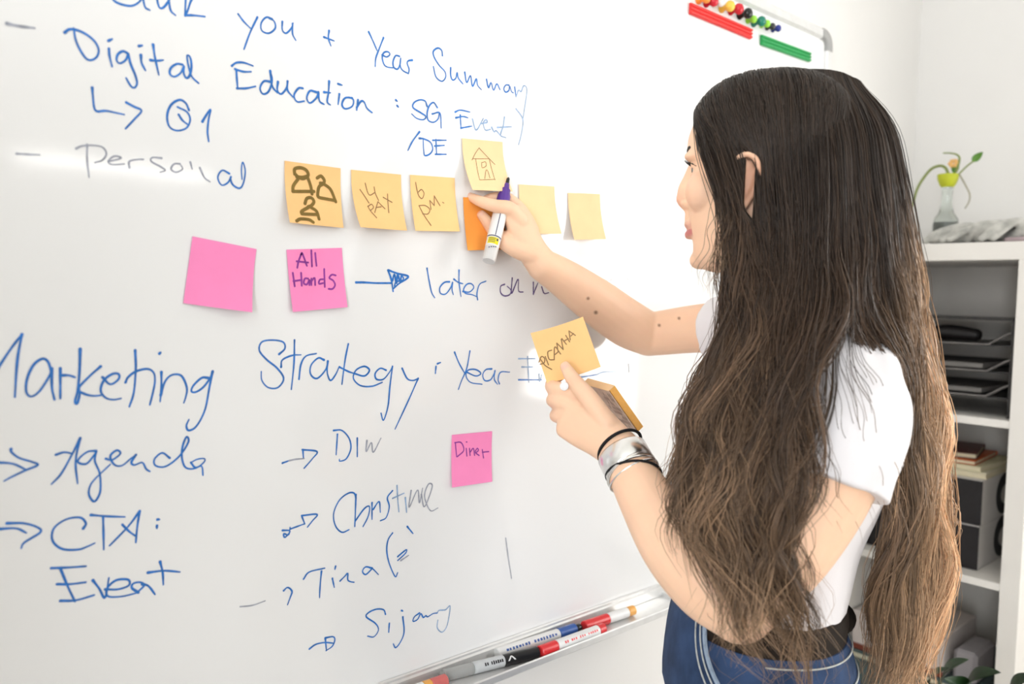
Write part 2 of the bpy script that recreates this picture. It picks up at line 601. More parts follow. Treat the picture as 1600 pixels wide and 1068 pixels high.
write('blue_ink', W1 * .9, [(667, 166), (664, 158), (656, 156), (647, 160), (645, 168), (657, 176), (665, 182), (661, 187), (651, 185), (643, 178)],
      [(683, 168), (677, 160), (670, 166), (667, 178), (669, 188), (677, 191), (684, 186), (686, 177)], [(675, 178), (687, 177), (689, 200)],
      [(711, 175), (719, 172), (734, 175)], [(712, 184), (723, 182), (731, 184)], [(719, 180), (720, 199)], [(720, 200), (737, 197)],
      [(655, 206), (644, 221), (637, 235)], [(655, 216), (662, 217), (672, 222), (676, 232), (672, 240), (664, 243), (662, 236), (661, 218)],
      [(676, 219), (697, 219)], [(681, 218), (682, 241)], [(679, 228), (694, 227)], [(680, 241), (697, 241)], label='blue marker letters SG Event and DE')
write('pale_ink', W1 * .9, [(738, 186), (744, 203), (755, 185)], [(752, 193), (761, 191), (759, 187), (755, 192), (758, 203), (766, 202)],
      [(768, 199), (772, 206), (775, 204), (782, 212)], [(788, 183), (786, 197), (782, 211), (790, 215)], [(777, 199), (799, 198)])
write('blue_ink', W1, [(144, 137), (145, 150), (147, 168), (152, 174), (165, 173), (180, 176), (194, 179)], [(197, 160), (210, 167), (221, 173), (210, 186), (196, 201)],
      [(295, 172), (290, 161), (280, 156), (267, 164), (261, 180), (264, 197), (276, 204), (291, 200), (297, 187), (292, 175), (277, 167)], [(279, 179), (285, 188), (294, 195)],
      [(316, 190), (322, 180), (329, 171), (326, 185), (324, 205), (326, 221)], label='blue marker arrow and Q1')
write('grey_ink', W1 * .8, [(26, 240), (42, 241), (62, 242)], [(119, 232), (128, 228), (145, 227), (160, 230), (166, 240), (160, 250), (148, 254)], [(136, 226), (136, 250), (139, 277)],  # letters greyed where the lamp streak would wash them out
      [(169, 252), (184, 249), (189, 246), (178, 244), (169, 252), (175, 257), (194, 256)], [(202, 262), (202, 252), (216, 249), (224, 249)],
      [(252, 247), (238, 246), (236, 252), (250, 260), (258, 266), (250, 269)], [(281, 256), (272, 256), (267, 264), (275, 269), (285, 264), (281, 256)], [(297, 253), (300, 264)],
      [(312, 262), (319, 277), (328, 284)])
write('blue_ink', W1 * .9, [(358, 271), (347, 266), (340, 277), (346, 289), (356, 285), (361, 275), (360, 280), (364, 289), (374, 294), (380, 286), (383, 267), (379, 253), (377, 265), (378, 280)])
write('blue_ink', W1 * 1.15, [(556, 441), (569, 441), (588, 442), (612, 442)], [(606, 422), (611, 436), (614, 455)], [(607, 422), (621, 427), (637, 431), (634, 436), (623, 443), (614, 451)],
      [(613, 438), (616, 428), (619, 443), (621, 429), (625, 440), (627, 430), (630, 437), (619, 440), (616, 447)], label='blue marker arrow with a scribbled head')
write('blue_ink', W1 * .9, [(667, 419), (670, 437), (674, 456), (679, 465)], [(702, 440), (694, 441), (687, 449), (688, 458), (696, 459), (704, 449), (707, 440), (706, 452), (708, 460)],
      [(717, 422), (717, 441), (720, 463)], [(709, 436), (716, 441), (723, 443)], [(723, 455), (733, 456), (740, 449), (736, 443), (729, 444), (724, 452), (727, 458), (737, 460), (744, 463)],
      [(746, 468), (745, 458), (749, 444), (759, 439)], label='blue marker word later')
write('violet_ink', W1 * .9, [(788, 444), (782, 447), (782, 457), (788, 462), (796, 460), (798, 453), (792, 447)], [(800, 434), (799, 458), (809, 436), (810, 454), (817, 456)],
      [(833, 441), (833, 460)], [(833, 459), (840, 442)], [(846, 448), (850, 458), (857, 457)], label='dark violet marker word on')
write('ghost_ink', W1 * .9, [(935, 433), (938, 445)], [(946, 438), (956, 436), (950, 447), (964, 446)], [(976, 432), (988, 440)])
W2 = .0023
write('blue_ink', W2 * 1.1, [(-48, 520), (-50, 565), (-56, 622)], [(-48, 520), (-30, 552), (-8, 582)], [(-8, 582), (15, 547), (34, 522)], [(34, 522), (27, 562), (23, 620)],
      [(80, 580), (75, 565), (66, 560), (52, 570), (42, 592), (41, 612), (49, 619), (62, 610), (77, 587), (81, 575)], [(81, 575), (81, 605), (85, 624)],
      [(94, 575), (94, 600), (94, 622)], [(96, 586), (107, 586), (117, 589)], [(125, 545), (124, 580), (121, 610), (117, 626), (120, 630), (124, 617), (123, 603)],
      [(157, 572), (140, 587), (122, 607), (132, 615), (146, 618), (158, 617)],
      [(160, 589), (172, 600), (185, 592), (185, 584), (175, 584), (162, 594), (157, 610), (165, 621), (177, 624), (189, 622)],
      [(211, 547), (212, 575), (209, 612), (202, 635)], [(196, 597), (200, 589), (212, 580), (230, 576), (240, 582), (242, 595), (239, 612), (234, 632)],
      [(252, 581), (252, 605), (250, 627)], [(249, 552), (251, 550)], [(251, 617), (257, 597), (267, 586), (280, 585), (287, 592), (292, 607), (290, 620), (287, 629)],
      [(325, 590), (315, 590), (302, 602), (299, 611), (306, 612), (317, 605), (327, 592), (332, 580)],
      [(332, 580), (327, 605), (320, 640), (307, 665), (295, 672), (291, 665), (295, 655)], label='large blue marker word Marketing')
write('blue_ink', W2, [(436, 553), (445, 544), (442, 534), (425, 531), (409, 534), (405, 547), (416, 561), (433, 575), (443, 591), (434, 605), (419, 605), (409, 594), (408, 580)],
      [(460, 531), (459, 569), (455, 608)], [(439, 573), (441, 562), (456, 555), (470, 554)], [(467, 592), (470, 569), (478, 556), (494, 552)],
      [(506, 562), (497, 559), (486, 570), (485, 584), (495, 591), (508, 578), (512, 564)], [(512, 564), (511, 581), (516, 594), (524, 585), (530, 572)],
      [(544, 537), (539, 562), (534, 600)], [(530, 573), (544, 580), (553, 583)],
      [(553, 583), (569, 587), (577, 578), (569, 572), (556, 578), (552, 591), (563, 602), (581, 603), (597, 597)],
      [(603, 578), (594, 575), (586, 583), (588, 592), (599, 592), (609, 580), (613, 572)], [(613, 572), (609, 603), (606, 634), (599, 656), (595, 645)],
      [(628, 575), (636, 591), (645, 594), (653, 591)], [(653, 591), (638, 625), (617, 670)], [(681, 572), (680, 583)], [(683, 568), (688, 566)], label='large blue marker word Strategy')
write('blue_ink', W2 * .95, [(710, 550), (717, 567), (726, 583)], [(734, 548), (729, 575), (721, 594), (716, 608)],
      [(729, 581), (743, 587), (751, 583), (743, 577), (731, 578), (728, 587), (735, 597), (753, 600)],
      [(768, 576), (759, 577), (754, 585), (757, 594), (766, 593), (772, 583), (773, 579)], [(773, 579), (772, 592), (777, 600)],
      [(780, 599), (778, 592), (782, 581), (796, 581)], [(810, 593), (834, 593), (846, 593)], [(907, 589), (932, 585)], label='blue marker word Year')
write('pale_ink', W2 * .95, [(810, 560), (836, 560)], [(815, 573), (832, 573)], [(824, 557), (826, 597)], [(842, 584), (843, 596), (846, 585)], [(932, 585), (942, 581), (962, 580)])
write('grey_ink', W2 * .7, [(982, 568), (983, 582)], [(790, 840), (794, 870), (799, 903)], [(375, 947), (394, 945), (414, 938)])
write('blue_ink', W2 * .95, [(17, 701), (18, 706), (30, 715), (50, 721), (59, 726), (40, 734), (17, 745), (6, 751)], [(-3, 722), (20, 724), (40, 733)],
      [(125, 684), (112, 710), (95, 740), (80, 756)], [(125, 684), (118, 720), (121, 755)], [(87, 710), (100, 706), (112, 708)],
      [(150, 704), (137, 705), (124, 715), (122, 722), (135, 724), (147, 710), (150, 705)], [(150, 704), (148, 720), (155, 737), (157, 757), (155, 772), (147, 783), (139, 773), (140, 760), (148, 748), (172, 725)],
      [(165, 716), (175, 718), (188, 708), (182, 703), (172, 712), (178, 725), (190, 727), (204, 716), (212, 710)], [(212, 710), (205, 722), (210, 726), (222, 722), (228, 732), (234, 736)],
      [(265, 715), (253, 707), (241, 717), (243, 727), (259, 728), (280, 712), (294, 690), (291, 682), (285, 697), (284, 715), (290, 730), (305, 731), (318, 722), (319, 716), (308, 717), (298, 722)],
      [(298, 722), (305, 730), (315, 728), (317, 742)], label='blue marker arrow and word Agenda')
write('blue_ink', W2 * 1.05, [(11, 817), (37, 817), (58, 823), (63, 831), (38, 847), (33, 856)], [(-3, 826), (25, 825), (41, 832)],
      [(130, 825), (134, 817), (125, 808), (103, 811), (84, 825), (82, 844), (97, 857), (122, 858), (137, 853), (148, 848)], [(142, 804), (166, 806), (195, 807)], [(161, 806), (162, 858)],
      [(218, 798), (200, 822), (171, 852)], [(218, 798), (214, 825), (212, 847)], [(191, 819), (202, 830), (212, 837)], [(246, 811), (249, 811)], [(245, 821), (245, 825)], label='blue marker letters CTA')
write('blue_ink', W2 * 1.1, [(80, 887), (106, 886), (134, 884)], [(94, 887), (106, 916), (117, 939)], [(89, 912), (109, 912), (134, 909)], [(94, 938), (119, 937), (147, 929)],
      [(145, 906), (155, 919), (164, 933), (170, 902)], [(164, 920), (184, 920), (201, 914), (200, 905), (181, 906), (167, 919), (169, 931), (191, 931), (216, 925)],
      [(216, 925), (206, 918), (208, 911), (219, 909), (225, 914), (215, 924)], [(222, 912), (232, 915), (242, 928)], [(250, 877), (254, 894), (255, 913)], [(231, 894), (256, 891), (281, 893)], label='blue marker word Event')
W3 = .0021
write('blue_ink', W3, [(441, 723), (452, 719)], [(472, 702), (495, 705), (488, 716), (475, 731)], [(473, 702), (474, 716)],
      [(521, 672), (534, 672), (545, 684), (548, 700), (541, 716), (531, 720), (530, 717)], [(527, 678), (525, 710)], [(558, 684), (558, 713)], label='blue marker arrow and half wiped word')
write('grey_ink', W3, [(452, 719), (462, 717), (475, 716)], [(573, 688), (572, 705), (580, 691), (583, 706), (595, 684)])
write('blue_ink', W3, [(441, 828), (453, 829), (445, 839), (443, 833), (451, 835), (453, 823)], [(453, 826), (475, 818)], [(471, 805), (495, 803), (488, 813), (480, 823)], [(471, 805), (476, 818)],
      [(556, 778), (553, 770), (544, 770), (530, 781), (521, 802), (524, 821), (534, 831), (545, 827)], [(556, 772), (555, 800), (554, 822)],
      [(555, 813), (569, 794), (577, 791), (575, 806), (567, 822)], [(581, 785), (581, 811)], [(583, 795), (592, 783), (594, 800)], [(613, 766), (605, 777), (608, 791), (603, 808), (594, 813)], label='blue marker arrow and first name of the list')
write('pale_ink', W3, [(620, 758), (621, 778), (623, 799)], [(613, 778), (631, 770)], [(633, 777), (635, 800)])
write('grey_ink', W3, [(642, 766), (639, 792), (652, 765), (655, 785), (660, 762)], [(658, 772), (663, 791), (675, 760), (669, 756), (663, 775), (672, 797), (684, 793)])
write('blue_ink', W3, [(474, 904), (483, 893), (507, 887)], [(502, 892), (500, 913), (499, 933)], [(519, 903), (522, 917)], [(524, 884), (523, 889)],
      [(531, 907), (538, 900), (543, 895), (543, 905), (547, 908), (553, 909)], [(581, 887), (571, 885), (566, 892), (571, 897), (579, 890), (582, 888), (591, 897)],
      [(613, 832), (606, 843), (604, 860), (608, 880), (617, 900), (621, 894)], [(621, 869), (628, 863), (635, 858), (633, 864), (621, 875)], [(636, 822), (645, 833)],
      [(443, 922), (449, 917), (456, 923), (453, 933), (449, 944)])
write('grey_ink', W3, [(626, 875), (638, 867)])
write('blue_ink', W3, [(602, 959), (599, 952), (588, 951), (576, 956), (572, 963), (586, 973), (591, 983), (584, 994), (574, 993)], [(608, 973), (607, 987)],
      [(629, 963), (631, 986), (626, 1001), (618, 1011), (614, 1005)], [(627, 953), (629, 954)], [(655, 957), (647, 963), (645, 970), (652, 967), (657, 958), (661, 964), (665, 961), (668, 963), (676, 958), (683, 957)],
      [(483, 1013), (493, 1006), (507, 1003), (520, 1004)], [(508, 997), (510, 1016)], [(508, 996), (520, 994), (523, 999), (519, 1009), (509, 1016)])
write('pale_ink', W3 * .9, [(683, 957), (686, 953), (696, 952), (703, 946), (701, 965), (697, 980), (690, 987), (683, 980), (684, 968)])

# ------------------------------------------------------------------ sticky notes
S_NOTE = .076


class Note:
    """a square note stuck by its top strip, its lower part curling away from the board"""

    def __init__(self, tl, tr, curl, skew=0.0, y0=0.0):
        a, b = Q(*tl, 1, y0), Q(*tr, 1, y0)
        self.o = (a + b) / 2
        self.u = norm(b - a)
        self.dn = norm(np.cross(self.u, [0, -1, 0]))
        if self.dn[2] > 0:
            self.dn = -self.dn
        self.curl, self.skew = curl, skew

    def at(self, u, v, off=0.0):
        """u in -0.5..0.5 along the top edge, v in 0..1 downwards"""
        k = max(0.0, (v - .16) / .84)
        w = (self.curl + self.skew * u) * k ** 1.7
        return self.o + self.u * u * S_NOTE + self.dn * S_NOTE * (v - .35 * (w / S_NOTE) ** 2 * v) + np.array([0, -1, 0]) * (.0012 + w + off)

    def uv(self, px, py):
        u, v = 0., .5
        for _ in range(14):
            p = proj(self.at(u, v)); e = 1e-3
            J = np.stack([(proj(self.at(u + e, v)) - p) / e, (proj(self.at(u, v + e)) - p) / e], 1)
            d = np.linalg.solve(J, np.array([px, py]) - p)
            u, v = u + d[0], v + d[1]
        return u, v


def sheet(fn, thick, n=14):
    """closed thin sheet; fn(u, v, off)"""
    mb = MB()
    us, vs = np.linspace(-.5, .5, n + 1), np.linspace(0, 1, n + 1)
    v = [fn(a, b, thick) for b in vs for a in us] + [fn(a, b, 0) for b in vs for a in us]
    m = (n + 1) ** 2
    f = []
    for i in range(n):
        for j in range(n):
            a = i * (n + 1) + j
            f.append((a, a + 1, a + n + 2, a + n + 1))
            f.append((m + a, m + a + n + 1, m + a + n + 2, m + a + 1))
    rim = [j for j in range(n + 1)] + [i * (n + 1) + n for i in range(1, n + 1)] + [n * (n + 1) + j for j in range(n - 1, -1, -1)] + [i * (n + 1) for i in range(n - 1, 0, -1)]
    for a, b in zip(rim, rim[1:] + rim[:1]):
        f.append((a, m + a, m + b, b))
    return mb.add(v, f)


def sticky(tl, tr, curl, m, label, group, strokes=(), ink='brown_ink', w=.0014, skew=0.0):
    nt = Note(tl, tr, curl, skew)
    o = sheet(nt.at, .0005).build('sticky_note', M[m], None)
    tag(o, label, 'sticky note', group)
    if strokes:
        k = Ink(lambda u, v: nt.at(u, v, .0009))
        for s in strokes:
            k.stroke([nt.uv(*p) for p in s], w / S_NOTE)
        k.build('handwriting', M[ink], o)
    return o


# stroke sampling works in note units there, so lengths are scaled
_old = Ink.stroke


def _stroke(self, pts, w, taper=.25):
    pts = np.asarray(pts, float)
    if w > .008:                                # note units: resample finely first
        n = max(8, 5 * len(pts))
        c = spline(pts, n)
        t = np.gradient(c, axis=0); t /= np.maximum(np.linalg.norm(t, axis=1, keepdims=True), 1e-9)
        nn = np.stack([-t[:, 1], t[:, 0]], 1) * w / 2
        o = len(self.v)
        for i in range(n):
            self.v += [self.fn(*(c[i] + nn[i])), self.fn(*(c[i] - nn[i]))]
        for i in range(n - 1):
            self.f.append((o + 2 * i, o + 2 * i + 1, o + 2 * i + 3, o + 2 * i + 2))
        for end, s in ((0, -1), (n - 1, 1)):
            base = len(self.v)
            for j in range(7):
                an = math.pi * j / 6
                self.v.append(self.fn(*(c[end] + nn[end] * math.cos(an) + t[end] * s * w / 2 * math.sin(an))))
            self.f.append(tuple(range(base, base + 7)))
    else:
        _old(self, pts, w, taper)


Ink.stroke = _stroke
GO, GP = 'orange notes in a row', 'pink notes'
sticky((443, 251), (532, 263), .012, 'note', 'orange sticky note with three thick drawn people', GO,
       [[(460, 272), (460, 264), (469, 262), (478, 266), (481, 274), (473, 279), (465, 276), (460, 271)], [(463, 276), (472, 277), (480, 275)], [(465, 280), (458, 290), (457, 299)], [(457, 299), (473, 299), (490, 299)],
        [(481, 279), (485, 291), (487, 303)], [(495, 278), (501, 275), (506, 281), (505, 286), (500, 286)], [(505, 287), (498, 292), (496, 306), (500, 309)], [(500, 309), (522, 313)],
        [(505, 287), (516, 296), (524, 315)], [(476, 318), (479, 310), (486, 309), (490, 315), (486, 321), (481, 323)], [(481, 324), (471, 330), (471, 334)], [(471, 334), (494, 335)],
        [(484, 323), (494, 330), (498, 342)], [(463, 345), (469, 342), (482, 343), (489, 347)]], 'olive', .0042, skew=-.006)
sticky((546, 265), (627, 273), .017, 'note', 'orange sticky note reading 14 PAX', GO,
       [[(562, 296), (569, 306), (576, 317)], [(570, 286), (576, 304), (585, 301)], [(584, 292), (586, 302), (591, 313)], [(574, 322), (579, 330), (588, 340)], [(575, 322), (580, 319), (583, 324), (578, 329)],
        [(585, 332), (590, 315)], [(590, 315), (601, 326)], [(587, 324), (595, 323)], [(598, 308), (612, 316)], [(605, 303), (607, 332)]], skew=-.008)
sticky((639, 273), (710, 278), .009, 'note', 'orange sticky note reading 6 PM', GO,
       [[(649, 285), (651, 296), (654, 306), (659, 310), (662, 302), (658, 296), (653, 300)], [(654, 321), (662, 336), (673, 352)], [(655, 321), (664, 321), (671, 327), (668, 334), (660, 334)],
        [(673, 327), (671, 313)], [(671, 313), (678, 321)], [(678, 321), (678, 306)], [(678, 306), (687, 321)], [(691, 316), (693, 317)]])
sticky((720, 216), (785, 222), .020, 'note_pale', 'orange sticky note with a small drawn house', GO,
       [[(737, 250), (742, 240), (748, 231)], [(748, 231), (760, 244), (773, 257)], [(739, 248), (764, 248)], [(743, 249), (749, 281)], [(749, 281), (773, 280)], [(764, 248), (773, 281)],
        [(752, 254), (758, 253), (759, 259), (753, 262), (752, 255)], [(757, 279), (759, 266), (762, 268), (765, 278)]], 'brown_ink', .0009)
sticky((721, 308), (787, 310), .006, 'note_deep', 'deep orange sticky note being pressed on under the fingers', GO)
sticky((809, 288), (866, 291), .014, 'note_pale', 'blank orange sticky note just behind the writing hand', GO)
sticky((886, 301), (937, 303), .012, 'note_pale', 'blank orange sticky note nearest the woman, last of the row', GO)
sticky((300, 369), (400, 389), .006, 'pink', 'blank pink sticky note hanging tilted', GP, skew=.012)
sticky((446, 390), (534, 387), .005, 'pink', 'pink sticky note reading All Hands', GP,
       [[(470, 397), (466, 408), (464, 418)], [(470, 397), (472, 396), (479, 415)], [(463, 408), (481, 410)], [(486, 391), (487, 416)], [(492, 395), (494, 415)], [(457, 426), (460, 447)], [(470, 426), (471, 446)], [(458, 439), (471, 437)],
        [(481, 435), (476, 435), (474, 442), (479, 444), (483, 437), (483, 445)], [(486, 435), (486, 445)], [(486, 439), (491, 434), (492, 445)], [(504, 436), (499, 437), (498, 443), (504, 442)], [(506, 420), (507, 448)],
        [(524, 430), (518, 429), (514, 434), (520, 438), (523, 445), (519, 451), (513, 451)]], 'purple_ink', .0023)
sticky((704, 679), (769, 673), .005, 'pink', 'pink sticky note reading Dinner, lowest on the board', GP,
       [[(711, 692), (713, 713)], [(710, 691), (720, 691), (724, 703), (714, 713)], [(728, 700), (729, 712)], [(728, 690), (729, 690)], [(733, 700), (734, 711)], [(734, 706), (739, 700), (741, 711)],
        [(743, 707), (747, 703), (745, 700), (742, 706), (748, 711)], [(753, 702), (755, 715)], [(753, 706), (763, 705)]], 'purple_ink', .0018)

# ------------------------------------------------------------------ magnets
for nm, tl, tr, col, lab in (('r', (1079, 4), (1174, 45), (.80, .045, .04), 'red ribbed magnetic strip under the magnets'),
                             ('g', (1190, 54), (1266, 82), (.03, .36, .10), 'green ribbed magnetic strip near the board corner')):
    a, b = Q(*tl, 1, -.004), Q(*tr, 1, -.004)
    L = np.linalg.norm(b - a); u = (b - a) / L; c = (a + b) / 2
    mb = MB()
    cc = np.array([c[0], -.0025, c[2] - .010])
    Rm = np.stack([u, [0, 1, 0], np.cross(u, [0, 1, 0])], 1)
    mb.box(cc, (L, .005, .0205), Rm, bev=.001)
    for dz in (-.0068, 0, .0068):
        mb.sweep([cc + Rm @ [-L / 2 + .001, -.003, dz], cc + Rm @ [L / 2 - .001, -.003, dz]], [.0026, .0026], n=10)
    o = mb.build('magnetic_strip', mat('strip_plastic_' + nm, col, .4, .4, noise=.06, scale=80))
    tag(o, lab, 'magnetic strip', 'ribbed magnetic strips')
for i, (px, py, col, s, lab) in enumerate((
        (1097, -1, (.95, .32, .06), 1.0, 'orange pawn magnet at the picture edge'), (1109, 4, (.62, .02, .04), 1.0, 'crimson pawn magnet beside the orange one'),
        (1121, 5, (.80, .78, .74), .9, 'white pawn magnet between red and yellow'), (1133, 12, (.90, .55, .08), 1.1, 'yellow pawn magnet over the red strip'),
        (1147, 16, (.60, .015, .03), 1.1, 'crimson pawn magnet between yellow and black'), (1161, 23, (.012, .014, .012), 1.1, 'large black pawn magnet over the red strip end'),
        (1174, 31, (.30, .68, .05), .8, 'lime pawn magnet beside the large black one'), (1183, 35, (.01, .20, .13), 1.05, 'dark green pawn magnet between two lime ones'),
        (1195, 38, (.30, .68, .05), .8, 'lime pawn magnet beside the small black one'), (1204, 42, (.03, .03, .035), .75, 'small black pawn magnet beside the blue one'),
        (1213, 45, (.015, .03, .25), .75, 'dark blue pawn magnet, last of the row'))):
    q = Q(px, py, 1, -.010)
    mb = MB()
    k = .92 * s
    mb.lathe((q[0], -.0003, q[2]), (0, -1, 0), [(.0075 * k, 0), (.0078 * k, .003), (.0055 * k, .007 * k), (.0052 * k, .011 * k), (.008 * k, .0145 * k), (.0102 * k, .0185 * k), (.0102 * k, .022 * k), (.0078 * k, .0262 * k), (.003 * k, .0285 * k)], n=20)
    o = mb.build('pawn_magnet', mat('magnet_plastic_%d' % i, col, .25, .5, noise=.03, scale=60))
    tag(o, lab, 'magnet', 'pawn magnets along the top')

# ------------------------------------------------------------------ pens on the tray
WHITE_PL = mat('white_pen_plastic', (.80, .80, .79), .35, .5, noise=.03, scale=60)
CLEAR_PL = mat('clear_pen_plastic', (.62, .63, .62), .12, .5, trans=.55, noise=.04, scale=60)
BLACK_PL = mat('black_pen_plastic', (.012, .012, .013), .3, .5, noise=.1, scale=60)
RED_PL = mat('red_pen_plastic', (.72, .03, .035), .3, .5, noise=.05, scale=60)
PINKRED_PL = mat('worn_red_plastic', (.66, .16, .15), .4, .5, noise=.1, scale=60)
BLUE_PL = mat('blue_pen_plastic', (.03, .10, .36), .35, .5, noise=.05, scale=60)
GREY_PL = mat('label_paper', (.58, .60, .61), .5, .4, noise=.08, scale=90)
ORANGE_PL = mat('orange_pen_plastic', (.85, .42, .10), .4, .5, noise=.05, scale=60)


def pen(a, b, r, label, segs):
    """segs: (name, material, t0, t1, radius factor, optional profile)"""
    a, b = np.asarray(a, float), np.asarray(b, float)
    L = np.linalg.norm(b - a); d = (b - a) / L
    root = empty('marker', (a + b) / 2, label, 'marker', 'markers in the pen tray')
    for name, m, t0, t1, k in segs:
        p0, h = a + d * L * t0, L * (t1 - t0)
        rr = r * k
        MB().lathe(p0, d, [(rr * .86, 0), (rr, .0012), (rr, h - .0012), (rr * .86, h)], n=20).build(name, m, root)
    return root, a, d, L


def print_on_pen(root, a, d, L, r, t0, t1, ang, m, n, seed, hgt=.35, dash=False):
    """rows of small printed characters wrapped on the barrel"""
    rg = random.Random(seed)
    up = np.array([0, 0, 1.]); up = norm(up - d * (up @ d)); side = np.cross(d, up)
    mb = MB()

    def pt(t, w):
        an = ang + w
        return a + d * L * t + (up * math.cos(an) + side * math.sin(an)) * (r + .00025)
    t = t0
    step = (t1 - t0) / n
    for i in range(n):
        if rg.random() < .1:
            t += step; continue
        wd = step * (.5 + .25 * rg.random())
        h = hgt * (.7 + .3 * rg.random())
        vs = [pt(t, -h), pt(t + wd, -h), pt(t + wd, 0), pt(t + wd, h), pt(t, h), pt(t, 0)]
        mb.add(vs, [(0, 1, 2, 5), (5, 2, 3, 4)])
        t += step
    mb.build('printed_text', m, root, smooth=False)


PR = .0088
ZP = .7815 + PR
SIDE = -1.15
root, a, d, L = pen((.690, -.020, ZP), (.848, -.050, ZP), PR, 'black marker with a clear grey cap and silver label',
                    [('cap', CLEAR_PL, 0, .30, 1.0), ('label_sleeve', GREY_PL, .30, .62, 1.0), ('barrel', BLACK_PL, .62, 1.0, 1.0)])
MB().lathe(a - d * .006, d, [(.004, 0), (.0055, .002), (.006, .006)], n=16).build('cap_tip', CLEAR_PL, root)
print_on_pen(root, a, d, L, PR, .40, .60, SIDE * -1 + math.pi if False else 1.0, BLACK_PL, 9, 3, .32)
# white V mark on the black barrel
_up = norm(np.array([0, 0, 1.]) - d * d[2]); _sd = np.cross(d, _up)


def _barrel(t, an, off=.0004):
    return a + d * L * t + (_up * math.cos(an) + _sd * math.sin(an)) * (PR + off)


vm = MB()
for t0, t1 in ((.650, .685), (.720, .685)):
    nn_ = 8
    vm.add([_barrel(t0 + (t1 - t0) * k / nn_ + e_, 1.35 - .75 * k / nn_) for k in range(nn_ + 1) for e_ in (-.009, .009)],
           [(2 * k, 2 * k + 1, 2 * k + 3, 2 * k + 2) for k in range(nn_)])
vm.build('logo_mark', WHITE_PL, root, smooth=False)
root, a, d, L = pen((.851, -.0515, ZP), (.995, -.0535, ZP), PR, 'white marker with red end and red print in front',
                    [('cap', RED_PL, 0, .24, 1.06), ('barrel', WHITE_PL, .24, .90, 1.0), ('end_plug', RED_PL, .90, 1.0, 1.0)])
print_on_pen(root, a, d, L, PR, .33, .86, 1.0, RED_PL, 16, 5, .22)
root, a, d, L = pen((.795, -.0145, ZP), (.968, -.026, ZP), PR, 'white marker with blue print lying along the board',
                    [('barrel', WHITE_PL, 0, .72, 1.0), ('cap', BLUE_PL, .72, .93, 1.05), ('cap_tip', BLACK_PL, .93, 1.0, .7)])
print_on_pen(root, a, d, L, PR, .08, .68, 1.0, BLUE_PL, 17, 8, .26)
root, a, d, L = pen((.974, -.0285, ZP), (1.095, -.034, ZP), PR, 'red capped white marker at the far tray end',
                    [('cap', RED_PL, 0, .46, 1.05), ('barrel', WHITE_PL, .46, .86, 1.0), ('end_plug', ORANGE_PL, .86, 1.0, .95)])
root, a, d, L = pen((.600, -.030, ZP), (.684, -.034, ZP), PR, 'faded red and white marker at the lower picture edge',
                    [('barrel', WHITE_PL, 0, .55, 1.0), ('band', ORANGE_PL, .55, .70, 1.02), ('cap', PINKRED_PL, .70, 1.0, 1.06)])

# ------------------------------------------------------------------ bookcase
KX0, KX1, KY0, KY1 = 1.92, 2.305, -.393, .022
bc = empty('bookcase', ((KX0 + KX1) / 2, (KY0 + KY1) / 2, 0), 'white open bookcase with four cubes beside the whiteboard', 'bookcase')
KMAT = mat('white_foil', (.80, .77, .72), .42, .4, noise=.02, scale=20)
kx, kd = (KX0 + KX1) / 2, KX1 - KX0
for y in (KY0 + .019, KY1 - .019):
    MB().box((kx, y, .735), (kd, .038, 1.394), bev=.001).build('side_panel', KMAT, bc, smooth=False)
MB().box((kx, (KY0 + KY1) / 2, 1.451), (kd, KY1 - KY0, .038), bev=.001).build('top_panel', KMAT, bc, smooth=False)
MB().box((kx, (KY0 + KY1) / 2, .019), (kd, KY1 - KY0, .038), bev=.001).build('bottom_panel', KMAT, bc, smooth=False)
SH = [.382, .733, 1.084]
for z in SH:
    MB().box((kx, (KY0 + KY1) / 2, z), (kd - .004, KY1 - KY0 - .076, .016)).build('shelf', KMAT, bc, smooth=False)
MB().box((KX1 - .003, (KY0 + KY1) / 2, .735), (.004, KY1 - KY0 - .076, 1.394)).build('back_panel', KMAT, bc, smooth=False)
IY0, IY1 = KY0 + .038, KY1 - .038

# letter trays in the upper cube
BLKM = mat('black_mesh_metal', (.035, .033, .032), .4, .5, .3, noise=.2, scale=120)
WIRE = mat('dark_wire', (.16, .15, .145), .3, .5, .8, noise=.1, scale=90)
org = empty('letter_tray_rack', (2.10, -.17, 1.092), 'black wire letter tray rack in the upper cube', 'letter tray')
LY0, LY1 = IY0 + .012, IY1 - .012
for z in (1.135, 1.19, 1.248):
    tr = MB()
    tr.box((2.10, (LY0 + LY1) / 2, z), (.29, LY1 - LY0, .003))
    o = tr.build('tray', BLKM, org, smooth=False)
    f = [(1.955, LY0, z + .030), (1.950, LY0 + .012, z + .024), (1.946, LY0 + .040, z + .006), (1.946, LY0 + .062, z + .002),
         (1.946, LY1 - .062, z + .002), (1.946, LY1 - .040, z + .006), (1.950, LY1 - .012, z + .024), (1.955, LY1, z + .030)]
    MB().sweep(f, [.0028] * len(f), ref=(1, 0, 0), n=8).build('front_lip', WIRE, o)
for y in (LY0, LY1):
    s = MB()
    for z in (1.10, 1.165, 1.22, 1.278, 1.30):
        s.box((2.10, y, z), (.30, .004, .006))
    for x in (1.952, 2.05, 2.15, 2.248):
        s.box((x, y, 1.199), (.005, .005, .212))
    s.build('side_frame', BLKM, org, smooth=False)
s = MB()
s.box((2.10, (LY0 + LY1) / 2, 1.304), (.30, LY1 - LY0, .004))
s.build('top_plate', mat('grey_plate', (.22, .20, .185), .5, .4, noise=.05, scale=40), org, smooth=False)
s = MB(); s.sweep([(1.948, LY0, 1.306), (1.948, LY1, 1.306)], [.003, .003], ref=(1, 0, 0), n=8)
s.build('top_rim', BLKM, org)
